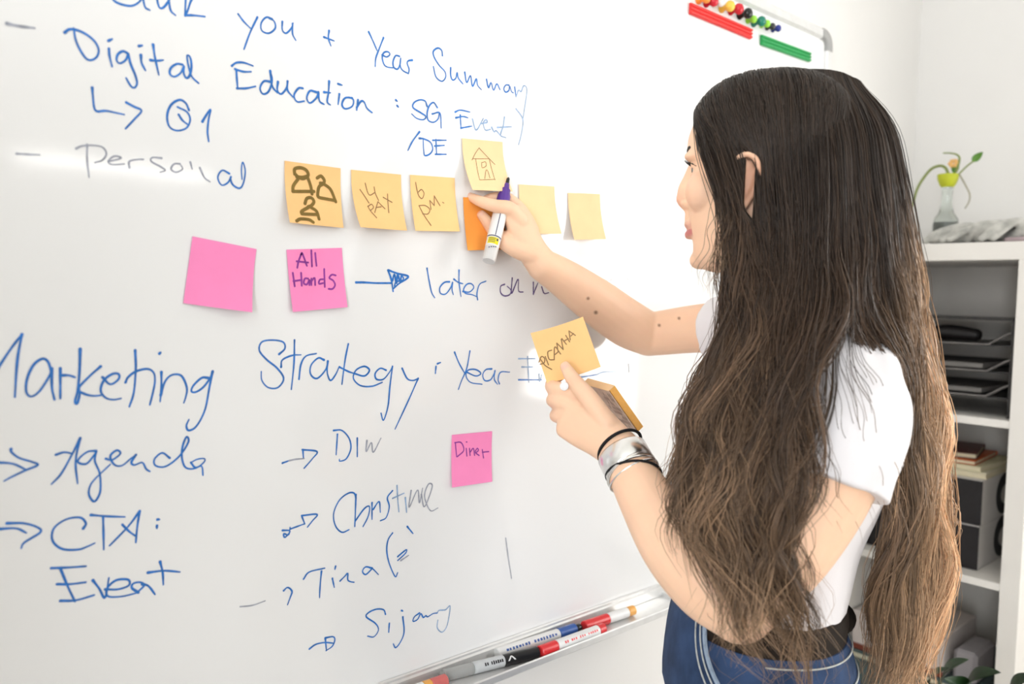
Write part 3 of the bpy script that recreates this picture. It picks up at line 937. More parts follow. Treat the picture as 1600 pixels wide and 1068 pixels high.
o = MB().sweep([(1.985, -.16, 1.268), (1.992, -.20, 1.272), (1.995, -.255, 1.268)], [(.02, .014), (.024, .017), (.018, .014)], ref=(1, 0, 0), n=14).build('glasses_case', mat('black_leatherette', (.012, .010, .010), .5, .4, bump=.2), None)
tag(o, 'rounded black case lying in the top letter tray', 'case')
for z, lab in ((1.1385, 'sheaf of papers in the lowest letter tray'), (1.1935, 'sheaf of papers in the middle letter tray')):
    o = MB().box((2.11, -.17, z + .006), (.24, .21, .010)).build('paper_sheaf', mat('grey_paper', (.30, .28, .26), .8, .2, noise=.06, scale=30), None, smooth=False)
    tag(o, lab, 'papers', 'papers in the letter trays')

# boxes and books in the second cube
BXW = mat('white_carton', (.62, .59, .56), .5, .4, noise=.03, scale=20)
BXB = mat('black_carton', (.014, .012, .013), .4, .4, noise=.2, scale=20)
PRT = mat('dark_print', (.035, .033, .034), .5, .4, noise=.2, scale=60)
for z0, z1, x0, lab in ((.7415, .8415, 1.972, 'white product box with black front, under the other one'), (.842, .944, 1.978, 'white product box with black front and notebooks on top')):
    rt = empty('product_box', (2.1, -.17, z0), lab, 'box', 'stacked product boxes')
    y0, y1, x1 = -.292, -.030, 2.27
    MB().box(((x0 + x1) / 2 + .001, (y0 + y1) / 2, (z0 + z1) / 2), (x1 - x0 - .002, y1 - y0, z1 - z0), bev=.001).build('carton', BXW, rt, smooth=False)
    MB().box((x0, (y0 + y1) / 2 - .0005, (z0 + z1) / 2), (.003, y1 - y0, z1 - z0 - .003)).build('front_panel', BXB, rt, smooth=False)
    ring = MB(); cz = (z0 + z1) / 2 + .002; cx = 2.13
    pts = [(cx + .045 * math.cos(a), y0 - .0006, cz + .036 * math.sin(a)) for a in np.linspace(.3, 2 * math.pi - 1.2, 18)]
    ring.sweep(pts, [(.0006, .010 + .006 * math.sin(i / 17 * math.pi)) for i in range(18)], ref=(0, 1, 0), n=8, caps='flat')
    ring.build('printed_picture', PRT, rt)


def book(c, s, rz, m_cover, m_page, label, soft=False):
    rt = empty('notebook' if soft else 'book', (c[0], c[1], c[2] - s[2] / 2), label, 'notebook' if soft else 'book', 'notebooks on the product boxes')
    R = np.array([[math.cos(rz), -math.sin(rz), 0], [math.sin(rz), math.cos(rz), 0], [0, 0, 1]])
    c = np.asarray(c, float)
    MB().box(c, (s[0] - .006, s[1] - .006, s[2] - .003), R).build('pages', m_page, rt, smooth=False)
    cov = MB()
    for k in (-1, 1):
        cov.box(c + [0, 0, k * (s[2] / 2 - .0008)], (s[0], s[1], .0016), R, bev=.0006)
    cov.box(c + R @ [s[0] / 2 - .001, 0, 0], (.002, s[1], s[2] - .0032), R)
    cov.build('cover', m_cover, rt, smooth=False)


CREAM = mat('cream_page', (.78, .70, .50), .8, .2, noise=.05, scale=40)
book((2.10, -.17, .9515), (.21, .24, .015), .03, mat('cream_cover', (.80, .75, .58), .6, .3, noise=.04), CREAM, 'thick cream notebook, lowest of the stack', True)
book((2.10, -.175, .9652), (.20, .225, .012), -.05, mat('pale_yellow_cover', (.74, .70, .46), .6, .3, noise=.04), CREAM, 'pale yellow notebook under the orange one', True)
book((2.09, -.165, .9765), (.19, .19, .010), .08, mat('orange_cover', (.62, .13, .03), .5, .3, noise=.05), CREAM, 'orange notebook under the maroon one', True)
book((2.09, -.155, .9880), (.17, .18, .0125), .22, mat('maroon_cover', (.10, .018, .012), .45, .4, noise=.1), CREAM, 'dark maroon notebook on top of the stack', True)

# third cube: teal case, white carton, cable
TEAL = mat('teal_case', (.075, .11, .11), .5, .4, noise=.1, scale=30)
rt = empty('storage_case', (2.1, -.17, .3905), 'flat teal case on the lower shelf under a white carton', 'case')
MB().box((2.105, -.165, .434), (.31, .29, .086), bev=.006).build('body', TEAL, rt, smooth=False)
MB().box((1.9475, -.165, .468), (.006, .285, .010), bev=.002).build('rim', mat('pale_trim', (.55, .53, .40), .5, .4, noise=.05), rt, smooth=False)
rt = empty('white_carton', (2.0, -.13, .478), 'white carton with a red brown band standing on the teal case', 'box')
MB().box((2.06, -.13, .526), (.20, .215, .096), bev=.002).build('carton', mat('white_card', (.62, .56, .53), .6, .3, noise=.05), rt, smooth=False)
MB().box((1.9585, -.13, .486), (.003, .214, .013)).build('band', mat('red_brown_band', (.20, .05, .03), .5, .3, noise=.1), rt, smooth=False)
rt = empty('adapter', (2.0, -.27, .478), 'grey plastic adapter beside the white carton', 'adapter')
MB().box((2.03, -.278, .515), (.12, .05, .075), bev=.008).build('body', mat('grey_lilac_plastic', (.30, .28, .29), .5, .4, noise=.06), rt)
cab = MB()
pts = [(1.98, -.10, .578), (1.962, -.16, .584), (1.955, -.215, .582), (1.958, -.235, .572), (1.975, -.20, .579), (1.99, -.15, .580), (2.0, -.10, .579), (1.985, -.07, .579), (1.97, -.12, .590), (1.972, -.19, .592), (1.99, -.22, .580)]
cab.sweep(pts, [.003] * len(pts), n=8, k=80)
tag(cab.build('cable', BLACK_PL, None), 'thin black cable looped on top of the white carton', 'cable')

# on top of the bookcase: bottle with cutting, knitted cloth
GLASS = mat('bottle_glass', (.80, .86, .82), .04, .5, trans=.92)
vb = np.array([2.08, -.147, 1.4705])
rt = empty('bottle_vase', vb, 'small clear glass bottle holding a trailing green cutting', 'vase')
MB().lathe(vb, (0, 0, 1), [(.024, 0), (.0275, .004), (.028, .055), (.026, .068), (.016, .084), (.0125, .10), (.0115, .135), (.0135, .139), (.0135, .143)], n=28).build('glass', GLASS, rt)
MB().lathe(vb + [0, 0, .004], (0, 0, 1), [(.023, 0), (.0255, .003), (.0255, .050), (.025, .056)], n=24).build('water', mat('dark_water', (.05, .055, .035), .2, .5, noise=.5, scale=60), rt)
MB().lathe(vb + [0, 0, .1435], (0, 0, 1), [(.0135, 0), (.0175, .006), (.0225, .018), (.0238, .030), (.021, .031), (.012, .026)], n=24).build('collar', mat('lime_plastic', (.52, .56, .03), .45, .4, noise=.05), rt)
GR = mat('green_stem', (.24, .29, .08), .5, .4, noise=.2, scale=90)
LF = mat('green_leaf', (.11, .26, .04), .45, .4, noise=.25, scale=50)


def tube(pts, r0, r1, m, parent, name='stem', n=8):
    pts = np.asarray(pts, float)
    return MB().sweep(pts, list(np.linspace(r0, r1, len(pts))), ref=(.9, .1, .2), n=n).build(name, m, parent)


def vp(px, py, x=2.08):
    return Q(px, py, 0, x)


tube([vp(1482, 272), vp(1477, 262), vp(1468, 259), vp(1455, 264), vp(1443, 278), vp(1434, 293), vp(1429, 308), vp(1425, 322)], .0035, .003, GR, rt)
tube([vp(1494, 268), vp(1498, 255), vp(1499, 246), vp(1494, 241), vp(1484, 239), vp(1474, 239)], .003, .0015, GR, rt)
tube([vp(1498, 272), vp(1507, 263), vp(1515, 256), vp(1521, 252)], .002, .0018, GR, rt)
tube([vp(1499, 272), vp(1508, 288), vp(1515, 303), vp(1514, 315), vp(1508, 325)], .002, .0014, mat('grey_stem', (.35, .33, .24), .6, .3, noise=.1), rt)


def leaf(base, tip, width, bend, m, parent, up, name='leaf'):
    """a pointed leaf blade from base to tip with a folded midrib"""
    base, tip = np.asarray(base, float), np.asarray(tip, float)
    d = tip - base; L = np.linalg.norm(d); d = d / L
    s = norm(np.cross(d, up)); n_ = np.cross(s, d)
    v, f = [], []
    N, K = 12, 7
    for side in (1, -1):
        for i in range(N + 1):
            t = i / N
            w = width * (math.sin(math.pi * t ** .75) ** .8 * (1 - .25 * t) + .02)
            c = base + d * L * t + n_ * bend * (math.sin(t * math.pi) - t * .6)
            for j in range(K):
                q = (j / (K - 1) - .5) * 2
                v.append(c + s * w * q + n_ * (abs(q) * w * .25 + side * .0004))
    m_ = (N + 1) * K
    for i in range(N):
        for j in range(K - 1):
            a = i * K + j
            f.append((a, a + 1, a + K + 1, a + K)); f.append((m_ + a, m_ + a + K, m_ + a + K + 1, m_ + a + 1))
    for i in range(N):
        for j in (0, K - 1):
            a = i * K + j
            f.append((a, a + K, m_ + a + K, m_ + a))
    return MB().add(v, f).build(name, m, parent)


leaf(vp(1519, 252), vp(1536, 237), .009, .003, LF, rt, (1, .3, .2))
leaf(vp(1489, 270), vp(1499, 259), .006, .002, LF, rt, (1, .2, .3))
leaf(vp(1493, 270), vp(1486, 258), .006, .002, LF, rt, (1, .2, .3))
fl = MB()
for k in range(6):
    a = k * 1.05
    fl.ball(vp(1490, 255) + np.array([.0, .007 * math.cos(a), .006 * math.sin(a)]), (.004, .006, .005), n=10)
fl.build('flower', mat('apricot_petal', (.85, .50, .18), .6, .3, noise=.1), rt)

cl = MB()
rg = random.Random(4)
spots = [(1.985, -.175, .012, .030), (2.0, -.215, .016, .040), (2.03, -.26, .020, .05), (2.05, -.31, .024, .05), (2.03, -.345, .022, .045), (2.08, -.24, .024, .05), (2.10, -.33, .024, .05)]
for x, y, h, w in spots:
    cl.ball((x, y, 1.471 + h * .9), (w * 1.1, w, h), n=18)
for k in range(9):
    y0 = -.18 - .021 * k
    pts = [(1.955 + .03 * math.sin(k * 1.7), y0 + .03, 1.478), (1.97 + .012 * math.sin(k), y0, 1.500 + .006 * math.sin(k * 2.1) + .0014 * k), (2.01, y0 - .035, 1.508 + .008 * math.cos(k * 1.3) + .001 * k), (2.05, y0 - .05 - .02 * math.sin(k), 1.512 + .006 * math.sin(k)), (2.10, y0 - .04, 1.492)]
    pts = [(a, max(b, -.365), c) for a, b, c in pts]
    cl.sweep(pts, [(.009, .006), (.012, .007), (.013, .007), (.011, .006), (.008, .005)], ref=(0, 1, 0), n=10)
me = baked(cl, 'knitted_cloth', .0025, 5)
o = link_mesh('knitted_cloth', me, mat('grey_knit', (.50, .49, .45), .9, .2, noise=.35, scale=45, bump=.6, bscale=260, sheen=.2), None)
tag(o, 'crumpled grey knitted cloth lying on top of the bookcase', 'cloth')
o = MB().box((1.99, -.335, 1.4765), (.06, .05, .011), bev=.004).build('pouch', mat('pink_grey_fabric', (.42, .33, .34), .8, .2, noise=.1, bump=.3), None)
tag(o, 'small pinkish pouch peeking out under the knitted cloth', 'pouch')

# potted plant on the floor before the bookcase (only its upper leaves reach the picture)
DL = mat('dark_leaf', (.012, .042, .010), .4, .4, noise=.35, scale=20)
pp = np.array([1.72, -.37, 0.0])
rt = empty('potted_plant', pp, 'dark green leafy plant on the floor before the bookcase', 'plant')
MB().lathe(pp, (0, 0, 1), [(.075, 0), (.085, .006), (.105, .17), (.11, .185), (.098, .185), (.094, .165)], n=32).build('pot', mat('terracotta', (.36, .15, .09), .8, .3, noise=.1), rt)
for i, (px, py, px2, py2, w, x) in enumerate(((1470, 1075, 1498, 1038, .026, 1.70), (1505, 1080, 1545, 1054, .028, 1.70), (1450, 1085, 1470, 1050, .022, 1.72), (1520, 1100, 1490, 1068, .03, 1.68), (1575, 1105, 1602, 1064, .03, 1.66), (1480, 1110, 1440, 1078, .03, 1.72), (1530, 1120, 1560, 1085, .03, 1.70))):
    b, t = Q(px, py, 0, x), Q(px2, py2, 0, x - .05)
    stt = pp + [0.01 * math.cos(i), .01 * math.sin(i), .16]
    tube([stt, (stt + b) / 2 + [0, 0, .03], b], .004, .003, GR, rt)
    leaf(b, t + (t - b) * .3, w, .012, DL, rt, (-.5, -.2, .8))

# unseen screen, added to keep left window light off the board
ps = empty('added_shade_screen', (-1.04, -.78, 0), 'unseen grey fabric screen added to shade the left of the board', 'partition')
FAB = mat('shade_screen_fabric', (.20, .20, .20), .9, .2, noise=.08, scale=60, bump=.2)
MB().box((-1.04, -.78, .87), (1.1, .04, 1.62), bev=.004).build('fabric_panel', FAB, ps, smooth=False)
MB().box((-1.04, -.78, 1.695), (1.14, .05, .03), bev=.004).build('top_rail', M['alu'], ps, smooth=False)
for x in (-1.60, -.48):
    MB().box((x, -.78, .855), (.03, .05, 1.71), bev=.004).build('post', M['alu'], ps, smooth=False)
    MB().box((x, -.78, .012), (.05, .46, .024), bev=.004).build('foot', M['alu'], ps, smooth=False)

# unseen tall cabinet, added to block back window light from the board
lc = empty('added_shade_cabinet', (-.13, -1.45, 0), 'unseen dark grey cabinet added to shade the left of the board', 'cabinet')
LCM = mat('shade_cabinet_paint', (.09, .095, .10), .5, .4, noise=.06, scale=20)
MB().box((-.13, -1.46, .95), (.52, .36, 1.80), bev=.004).build('body', LCM, lc, smooth=False)
MB().box((-.13, -1.46, .025), (.50, .34, .05)).build('plinth', BLACK_PL, lc, smooth=False)
for k in (-1, 1):
    dr = MB().box((-.13 + k * .128, -1.272, .95), (.250, .016, 1.76), bev=.003).build('door', LCM, lc, smooth=False)
    MB().box((-.13 + k * .03, -1.255, 1.0), (.012, .018, .14), bev=.004).build('handle', M['alu'], dr, smooth=False)

# ------------------------------------------------------------------ the woman
def cv(x, y, z):
    """a direction given as (right, down, away) of the photograph, in world axes"""
    return norm(MW @ np.array([x, y, z], float))


UP = np.array([0, 0, 1.])
LS, RS = P(1322, 606, .945), P(1215, 530, 1.22)
LAT = LS - RS; LAT[2] = 0; LAT = norm(LAT)          # towards her left side
FWD = np.cross(LAT, UP)
if FWD @ cv(-1, 0, 0) < 0:
    FWD = -FWD

person = empty('person', (P(1212, 1080, 1.07)[0], P(1212, 1080, 1.07)[1], 0),
               'woman in white T-shirt and denim pressing a note on the whiteboard', 'person')

# ---- torso profile shared by the body and the clothes
TORSO = [(1240, 492, 1.058, .050, .050), (1245, 520, 1.058, .085, .062), (1248, 548, 1.06, .140, .078), (1246, 600, 1.065, .165, .098), (1236, 690, 1.07, .152, .114),
         (1214, 770, 1.07, .140, .101), (1196, 850, 1.07, .128, .090), (1184, 930, 1.07, .122, .085), (1182, 1000, 1.07, .140, .094), (1187, 1080, 1.07, .160, .104), (1192, 1170, 1.07, .162, .106)]
_tc = spline([np.append(P(x, y, z), (a, b)) for x, y, z, a, b in TORSO], 81)


def torso_ring(i, off=0.0, n=40, e=2.25, th=None):
    c, a, b = _tc[i, :3], _tc[i, 3] + off, _tc[i, 4] + off
    th = np.arange(n) * 2 * math.pi / n if th is None else np.asarray(th)
    ct, st = np.cos(th), np.sin(th)
    k = 2 / e
    return c + np.outer(np.sign(ct) * np.abs(ct) ** k * b, FWD) + np.outer(np.sign(st) * np.abs(st) ** k * a, LAT)


def t_at(py):
    """index of the torso ring whose centre lies at photo row py"""
    ys = np.array([proj(q[:3])[1] for q in _tc])
    return int(np.argmin(np.abs(ys - py)))


# ---- head frame
HO = P(1172, 300, 1.015)
HF = cv(-.927, .0, .375); HF = norm(HF - UP * (HF @ UP) + UP * .02)
HS = np.cross(HF, UP); HS = norm(HS if (MW.T @ HS)[2] < 0 else -HS)      # her left, towards the camera
HU = np.cross(HS, HF); HU = HU if HU[2] > 0 else -HU


def H(f, s, u):
    return HO + HF * f + HS * s + HU * u


HEAD = [(-0.101, 0.0400, -0.020, 0.0240), (-0.097, 0.0530, 0.010, 0.0360), (-0.088, 0.0625, 0.038, 0.0460), (-0.078, 0.0655, 0.052, 0.0525), (-0.066, 0.0660, 0.060, 0.0570),
        (-0.052, 0.0690, 0.068, 0.0605), (-0.038, 0.0715, 0.076, 0.0635), (-0.024, 0.0730, 0.084, 0.0660), (-0.008, 0.0735, 0.092, 0.0685), (0.010, 0.0730, 0.100, 0.0705),
        (0.024, 0.0715, 0.105, 0.0715), (0.036, 0.0745, 0.109, 0.0725), (0.046, 0.0785, 0.111, 0.0735), (0.062, 0.0790, 0.109, 0.0745), (0.077, 0.0750, 0.104, 0.0715),
        (0.095, 0.0660, 0.098, 0.0660), (0.110, 0.0510, 0.082, 0.0530), (0.121, 0.0340, 0.060, 0.0370), (0.128, 0.0120, 0.028, 0.0160)]
sk = MB()
hd = spline(HEAD, 60)
rings = []
for u, ff, bb, w in hd:
    th = np.arange(48) * 2 * math.pi / 48
    c, s = np.cos(th), np.sin(th)
    e = 2 / 2.2
    fr = np.where(c > 0, ff, bb) * np.sign(c) * np.abs(c) ** e
    sd = w * np.sign(s) * np.abs(s) ** e
    rings.append(HO + np.outer(fr, HF) + np.outer(sd, HS) + HU * u)
sk.loft(rings)
# nose
sk.sweep([H(.0680, 0, .034), H(.0730, 0, .018), H(.0785, 0, .003), H(.0835, 0, -.0085)], [(.0070, .010), (.0080, .011), (.0095, .012), (.0090, .0085)], ref=HS, n=14)
sk.ball(H(.0775, 0, -.0130), (.0120, .0095, .0085), np.stack([HF, HS, HU], 1))
sk.sweep([H(.0830, 0, -.0120), H(.0760, 0, -.0195), H(.070, 0, -.026)], [.0070, .0065, .006], ref=HS, n=12)
for s in (-1, 1):
    sk.ball(H(.0745, s * .0100, -.0145), (.0100, .0070, .0068), np.stack([HF, HS, HU], 1))
    sk.ball(H(.0500, s * .040, -.004), (.0235, .024, .026), np.stack([HF, HS, HU], 1))          # cheek
    sk.ball(H(.0665, s * .030, .040), (.012, .020, .007), np.stack([HF, HS, HU], 1))        # brow
# lips and chin
lip = lambda f0, u0, r, d: sk.sweep([H(f0 - .010, -.023, u0 + d), H(f0 - .002, -.011, u0 + .001), H(f0, 0, u0), H(f0 - .002, .011, u0 + .001), H(f0 - .010, .023, u0 + d)],
                                    [r * .35, r * .85, r, r * .85, r * .35], ref=HU, n=10)
lip(.0745, -.0415, .0050, -.004)
lip(.0728, -.0545, .0056, .005)
sk.sweep([H(.0705, 0, -.024), H(.0728, 0, -.036)], [.009, .007], ref=HS, n=10)
sk.ball(H(.0580, 0, -.086), (.0125, .018, .012), np.stack([HF, HS, HU], 1))
# eyelids
for s in (-1, 1):
    for k, (du, r) in enumerate(((.0045, .0032), (-.0060, .0026))):
        sk.sweep([H(.0555, s * .0455, .0225), H(.0635, s * .039, .0235 + du * .8), H(.0675, s * .031, .0240 + du), H(.0655, s * .023, .0235 + du * .7), H(.060, s * .0165, .0215)], [r * .8, r, r, r, r * .8], ref=HU, n=8)
# ears
for s in (-1, 1):
    e0 = .070
    hx = [H(0.0120, s * (e0 + .004), .012), H(0.0100, s * (e0 + .010), .026), H(-0.0020, s * (e0 + .014), .033), H(-0.0140, s * (e0 + .015), .026), H(-0.0170, s * (e0 + .013), .008), H(-0.0110, s * (e0 + .010), -.012), H(-0.0010, s * (e0 + .006), -.026)]
    sk.sweep(hx, [.0035, .004, .004, .004, .004, .0042, .0055], ref=HF, n=10)
    sk.sweep([H(0.0020, s * (e0 + .003), -.018), H(-0.0040, s * (e0 + .006), .004), H(-0.0010, s * (e0 + .006), .024)], [(.010, .005), (.013, .005), (.010, .004)], ref=HF, n=12)
    sk.ball(H(0.0020, s * (e0 + .005), -.028), (.0075, .0045, .009), np.stack([HF, HS, HU], 1))
# neck
sk.sweep([H(-.012, 0, -.055), H(-.022, 0, -.09), _tc[3, :3], _tc[10, :3]], [(.052, .056), (.047, .050), (.052, .052), (.07, .058)], ref=LAT, n=20)
# trunk
sk.loft([torso_ring(i) for i in range(0, 81, 2)])
for s in (-1, 1):
    sk.ball(_tc[t_at(690), :3] + FWD * .088 + LAT * s * .068, (.045, .055, .052), np.stack([FWD, LAT, UP], 1), n=20)

# left arm (nearer to us, bent, holding the notes)
LE = P(1156, 952, .905)
LW = P(970, 704, 1.04)
sk.sweep([_tc[t_at(560), :3] + LAT * .08, LS, P(1316, 690, .915), P(1292, 768, .905), P(1232, 862, .902), LE],
         [.060, (.056, .052), .051, .0465, .044, .037], ref=FWD, n=20)
sk.sweep([LE, P(1108, 910, .918), P(1055, 848, .95), P(1008, 776, .99), LW], [.0375, .0435, .0425, .034, (.0275, .0225)], ref=cv(.8, -.6, 0), n=20)
# left hand
pl = cv(.62, -.78, .05)
sk.sweep([LW, P(945, 683, 1.052), P(920, 664, 1.063), P(894, 648, 1.078)], [(.0275, .0215), (.030, .019), (.034, .017), (.0335, .0145)], ref=pl, n=18)


def finger(pts, rad):
    sk.sweep([P(*q) for q in pts], rad, ref=cv(.3, -.4, .9), n=12, k=len(pts) * 6)


finger([(905, 618, 1.076), (874, 608, 1.088), (862, 604, 1.102), (866, 593, 1.116), (878, 585, 1.118)], [.0115, .0105, .0098, .0088, .0070])        # index, behind the note
finger([(904, 640, 1.078), (878, 628, 1.084), (864, 625, 1.100), (872, 628, 1.128), (902, 630, 1.138)], [.0122, .0116, .0098, .0085, .0070])       # middle
finger([(908, 658, 1.076), (882, 650, 1.083), (869, 649, 1.099), (880, 650, 1.126), (908, 650, 1.136)], [.0120, .0112, .0095, .0082, .0068])       # ring
finger([(918, 675, 1.070), (893, 671, 1.080), (880, 670, 1.095), (892, 671, 1.116), (918, 668, 1.126)], [.0112, .0102, .0085, .0074, .0060])        # little
finger([(948, 662, 1.050), (920, 622, 1.060), (898, 596, 1.072), (883, 572, 1.0835)], [.0150, .0128, .0108, .0075])                                     # thumb
LTHUMB_TIP = P(884, 575, 1.0835)

# right arm (reaching to the board)
RE, RW = P(1014, 522, 1.355), P(848, 414, 1.216)
sk.sweep([_tc[t_at(560), :3] - LAT * .09, RS, P(1120, 512, 1.30), RE], [.060, .050, .041, .036], ref=UP, n=20)
sk.sweep([RE, P(980, 505, 1.332), P(928, 468, 1.288), P(880, 434, 1.243), RW], [.0365, .0395, .0365, .0295, (.0245, .0245)], ref=UP, n=20)
# right hand
pr = cv(.45, -.35, .8)
sk.sweep([RW, P(830, 388, 1.212), P(815, 355, 1.206), P(805, 332, 1.202)], [(.0255, .0235), (.028, .020), (.031, .0165), (.030, .0135)], ref=pr, n=18)
finger([(812, 345, 1.192), (796, 326, 1.180), (775, 322, 1.168), (752, 315, 1.168), (732, 306, 1.1795)], [.0135, .0115, .0100, .0086, .0064])         # index on the note
finger([(820, 345, 1.212), (810, 325, 1.214), (790, 309, 1.208), (770, 309, 1.196), (755, 313, 1.1955)], [.0120, .0108, .0095, .0082, .0064])        # middle
finger([(826, 350, 1.222), (818, 334, 1.224), (806, 321, 1.222), (794, 330, 1.216), (788, 345, 1.212)], [.0112, .0104, .0092, .0080, .0064])         # ring
finger([(832, 360, 1.230), (826, 345, 1.234), (817, 335, 1.234), (806, 346, 1.226), (800, 360, 1.222)], [.0105, .0092, .0080, .0070, .0058])         # little
finger([(832, 398, 1.200), (806, 388, 1.192), (782, 372, 1.192), (766, 352, 1.1925), (752, 335, 1.1840)], [.0150, .0140, .0118, .0102, .0074])       # thumb

# legs and feet
KN = {}
for s in (-1, 1):
    hip = _tc[-6, :3] + LAT * s * .085
    knee = np.array([*(hip + FWD * .02 + LAT * s * .01)[:2], .46])
    ank = np.array([*(hip - FWD * .015 + LAT * s * .015)[:2], .085])
    KN[s] = (hip, knee, ank)
    sk.sweep([hip, (hip * .6 + knee * .4), knee, (knee * .6 + ank * .4), ank], [.088, .078, .054, .052, .036], ref=FWD, n=18)
    sk.sweep([ank - FWD * .03 + [0, 0, -.035], ank + FWD * .05 + [0, 0, -.048], ank + FWD * .14 + [0, 0, -.060]], [(.034, .035), (.038, .028), (.038, .018)], ref=LAT, n=16)

skin_me = baked(sk, 'body', .0021, 8, .5)
co = coords(skin_me)
loc = np.stack([(co - HO) @ HF, (co - HO) @ HS, (co - HO) @ HU], 1)
base = np.array([.92, .60, .41])
colr = np.repeat(base[None], len(co), 0)


def blend(mask, c):
    global colr
    m = np.clip(mask, 0, 1)[:, None]
    colr = colr * (1 - m) + np.asarray(c) * m


def near(c, r, soft=.5):
    d = np.linalg.norm(co - np.asarray(c), axis=1)
    return np.clip((r - d) / (r * soft), 0, 1)


blend(.7 * near(H(.086, 0, -.010), .019, .9), (.84, .36, .25))
for s in (-1, 1):
    blend(.35 * near(H(.062, s * .045, -.005), .032, .9), (.82, .42, .30))
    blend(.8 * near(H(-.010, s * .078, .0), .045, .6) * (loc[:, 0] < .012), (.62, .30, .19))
lipm = np.exp(-((loc[:, 2] + .0485) / .0105) ** 4) * (np.abs(loc[:, 1]) < .024) * (loc[:, 0] > .060)
lipm *= np.clip((loc[:, 0] - (.0685 - 12 * loc[:, 1] ** 2)) / .003, 0, 1)
blend(lipm * np.where(loc[:, 2] > -.0485, .45, .9), (.56, .15, .16))
for q in ((794, 322, 1.178), (781, 320, 1.166), (770, 352, 1.19), (868, 632, 1.09), (862, 606, 1.1), (900, 598, 1.07), (873, 655, 1.09)):
    blend(.3 * near(P(*q), .014, .9), (.72, .33, .21))
for q, r in (((733, 304, 1.174), .0055), ((883, 573, 1.077), .0062), ((752, 333, 1.178), .005)):
    blend(.75 * near(P(*q), r, .5), (.82, .52, .42))
scalp = (loc[:, 2] > .088) | ((loc[:, 2] > .0) & (loc[:, 0] < .016 + .35 * loc[:, 2])) | ((loc[:, 0] < -.035) & (loc[:, 2] > -.10) & (np.linalg.norm(co - HO, axis=1) < .16))
ear = (np.abs(loc[:, 1]) > .0715) & (loc[:, 0] > -.030) & (loc[:, 0] < .020) & (loc[:, 2] < .042) & (loc[:, 2] > -.045)
colr[scalp & ~ear & (np.linalg.norm(co - HO, axis=1) < .2)] = (.022, .013, .008)
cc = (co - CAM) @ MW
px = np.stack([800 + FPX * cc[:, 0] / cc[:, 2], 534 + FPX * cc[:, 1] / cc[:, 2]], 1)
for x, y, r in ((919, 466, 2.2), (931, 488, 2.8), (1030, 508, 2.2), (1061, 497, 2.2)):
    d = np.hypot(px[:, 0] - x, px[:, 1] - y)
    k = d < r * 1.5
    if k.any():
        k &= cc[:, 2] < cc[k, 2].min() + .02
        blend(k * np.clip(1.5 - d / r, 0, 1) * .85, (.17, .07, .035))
att = skin_me.color_attributes.new('tint', 'FLOAT_COLOR', 'POINT')
att.data.foreach_set('color', np.hstack([colr, np.ones((len(co), 1))]).astype(np.float32).ravel())
SKIN = mat('skin', (.74, .45, .29), .48, .35, attr='tint', noise=.05, scale=14, sss=.12, bump=.05, bscale=420)
body = link_mesh('body', skin_me, SKIN, person, angle=0)

# eyes, brows, lashes
DARK = mat('dark_hair_fibre', (.02, .012, .008), .6, .3, noise=.1)
for s in (-1, 1):
    c = H(.0562, s * .031, .0238)
    e = MB().ball(c, .0118, np.stack([HF, HS, HU], 1), n=24).build('eye', mat('eye_white', (.75, .72, .68), .15, .5, noise=.05), body)
    out = norm(HF * .97 + HS * s * .05)
    MB().lathe(c + out * .0103, out, [(.0062, 0), (.0056, .0010), (.0030, .0018), (.001, .0021)], n=18).build('iris', mat('brown_iris', (.05, .025, .012), .1, .5, noise=.3, scale=300), e)
    br = MB()
    br.sweep([H(.072, s * .013, .043), H(.0745, s * .024, .0475), H(.0705, s * .035, .0505), H(.0595, s * .047, .046)], [(.003, .002), (.0038, .0024), (.003, .002), (.001, .001)], ref=HU, n=8)
    br.build('eyebrow', DARK, body)
    ls = MB()
    for k in np.linspace(0, 1, 9):
        b0 = spline([H(.0575, s * .0435, .026), H(.0665, s * .036, .0305), H(.0695, s * .028, .0305), H(.066, s * .021, .028)], 9)[int(round(k * 8))]
        ls.sweep([b0, b0 + HF * .005 + HU * .0015 + HS * s * .001, b0 + HF * .0085 + HU * .0045 + HS * s * .002], [.0005, .0004, .0002], n=5)
    ls.build('eyelashes', DARK, body)
ER = mat('silver', (.80, .79, .77), .24, .5, 1.0, noise=.05, scale=80)
MB().ball(H(.0035, .0805, -.030), .0024).build('earring', ER, person)

# ---- T-shirt
sh = MB()
i0, i1 = t_at(533), t_at(918)
nrng = [torso_ring(i, .006 if i < t_at(565) else .0105 + .006 * max(0, (i - t_at(700)) / 40), n=48) for i in range(i0, i1 + 1)]
sh.loft(nrng)
for s in (-1, 1):
    sh.ball(_tc[t_at(690), :3] + FWD * .092 + LAT * s * .066, (.050, .062, .060), np.stack([FWD, LAT, UP], 1), n=24)
hemd = norm(P(1232, 862, .902) - P(1316, 690, .915))
sh.sweep([_tc[t_at(566), :3] + LAT * .075, LS + UP * .002, P(1322, 680, .915), P(1299, 757, .905)],
         [.064, (.064, .062), (.063, .061), (.062, .058)], ref=FWD, n=28, caps='flat')
sh.sweep([_tc[t_at(566), :3] - LAT * .085, RS, P(1150, 518, 1.275), P(1112, 512, 1.305)], [.064, .058, .052, .050], ref=UP, n=24, caps='flat')
sh.sweep([_tc[t_at(520), :3], _tc[t_at(545), :3]], [(.085, .070), (.12, .075)], ref=LAT, n=30, caps='flat')
tee_me = baked(sh, 'tshirt', .0030, 4, .5)
tc_ = coords(tee_me)
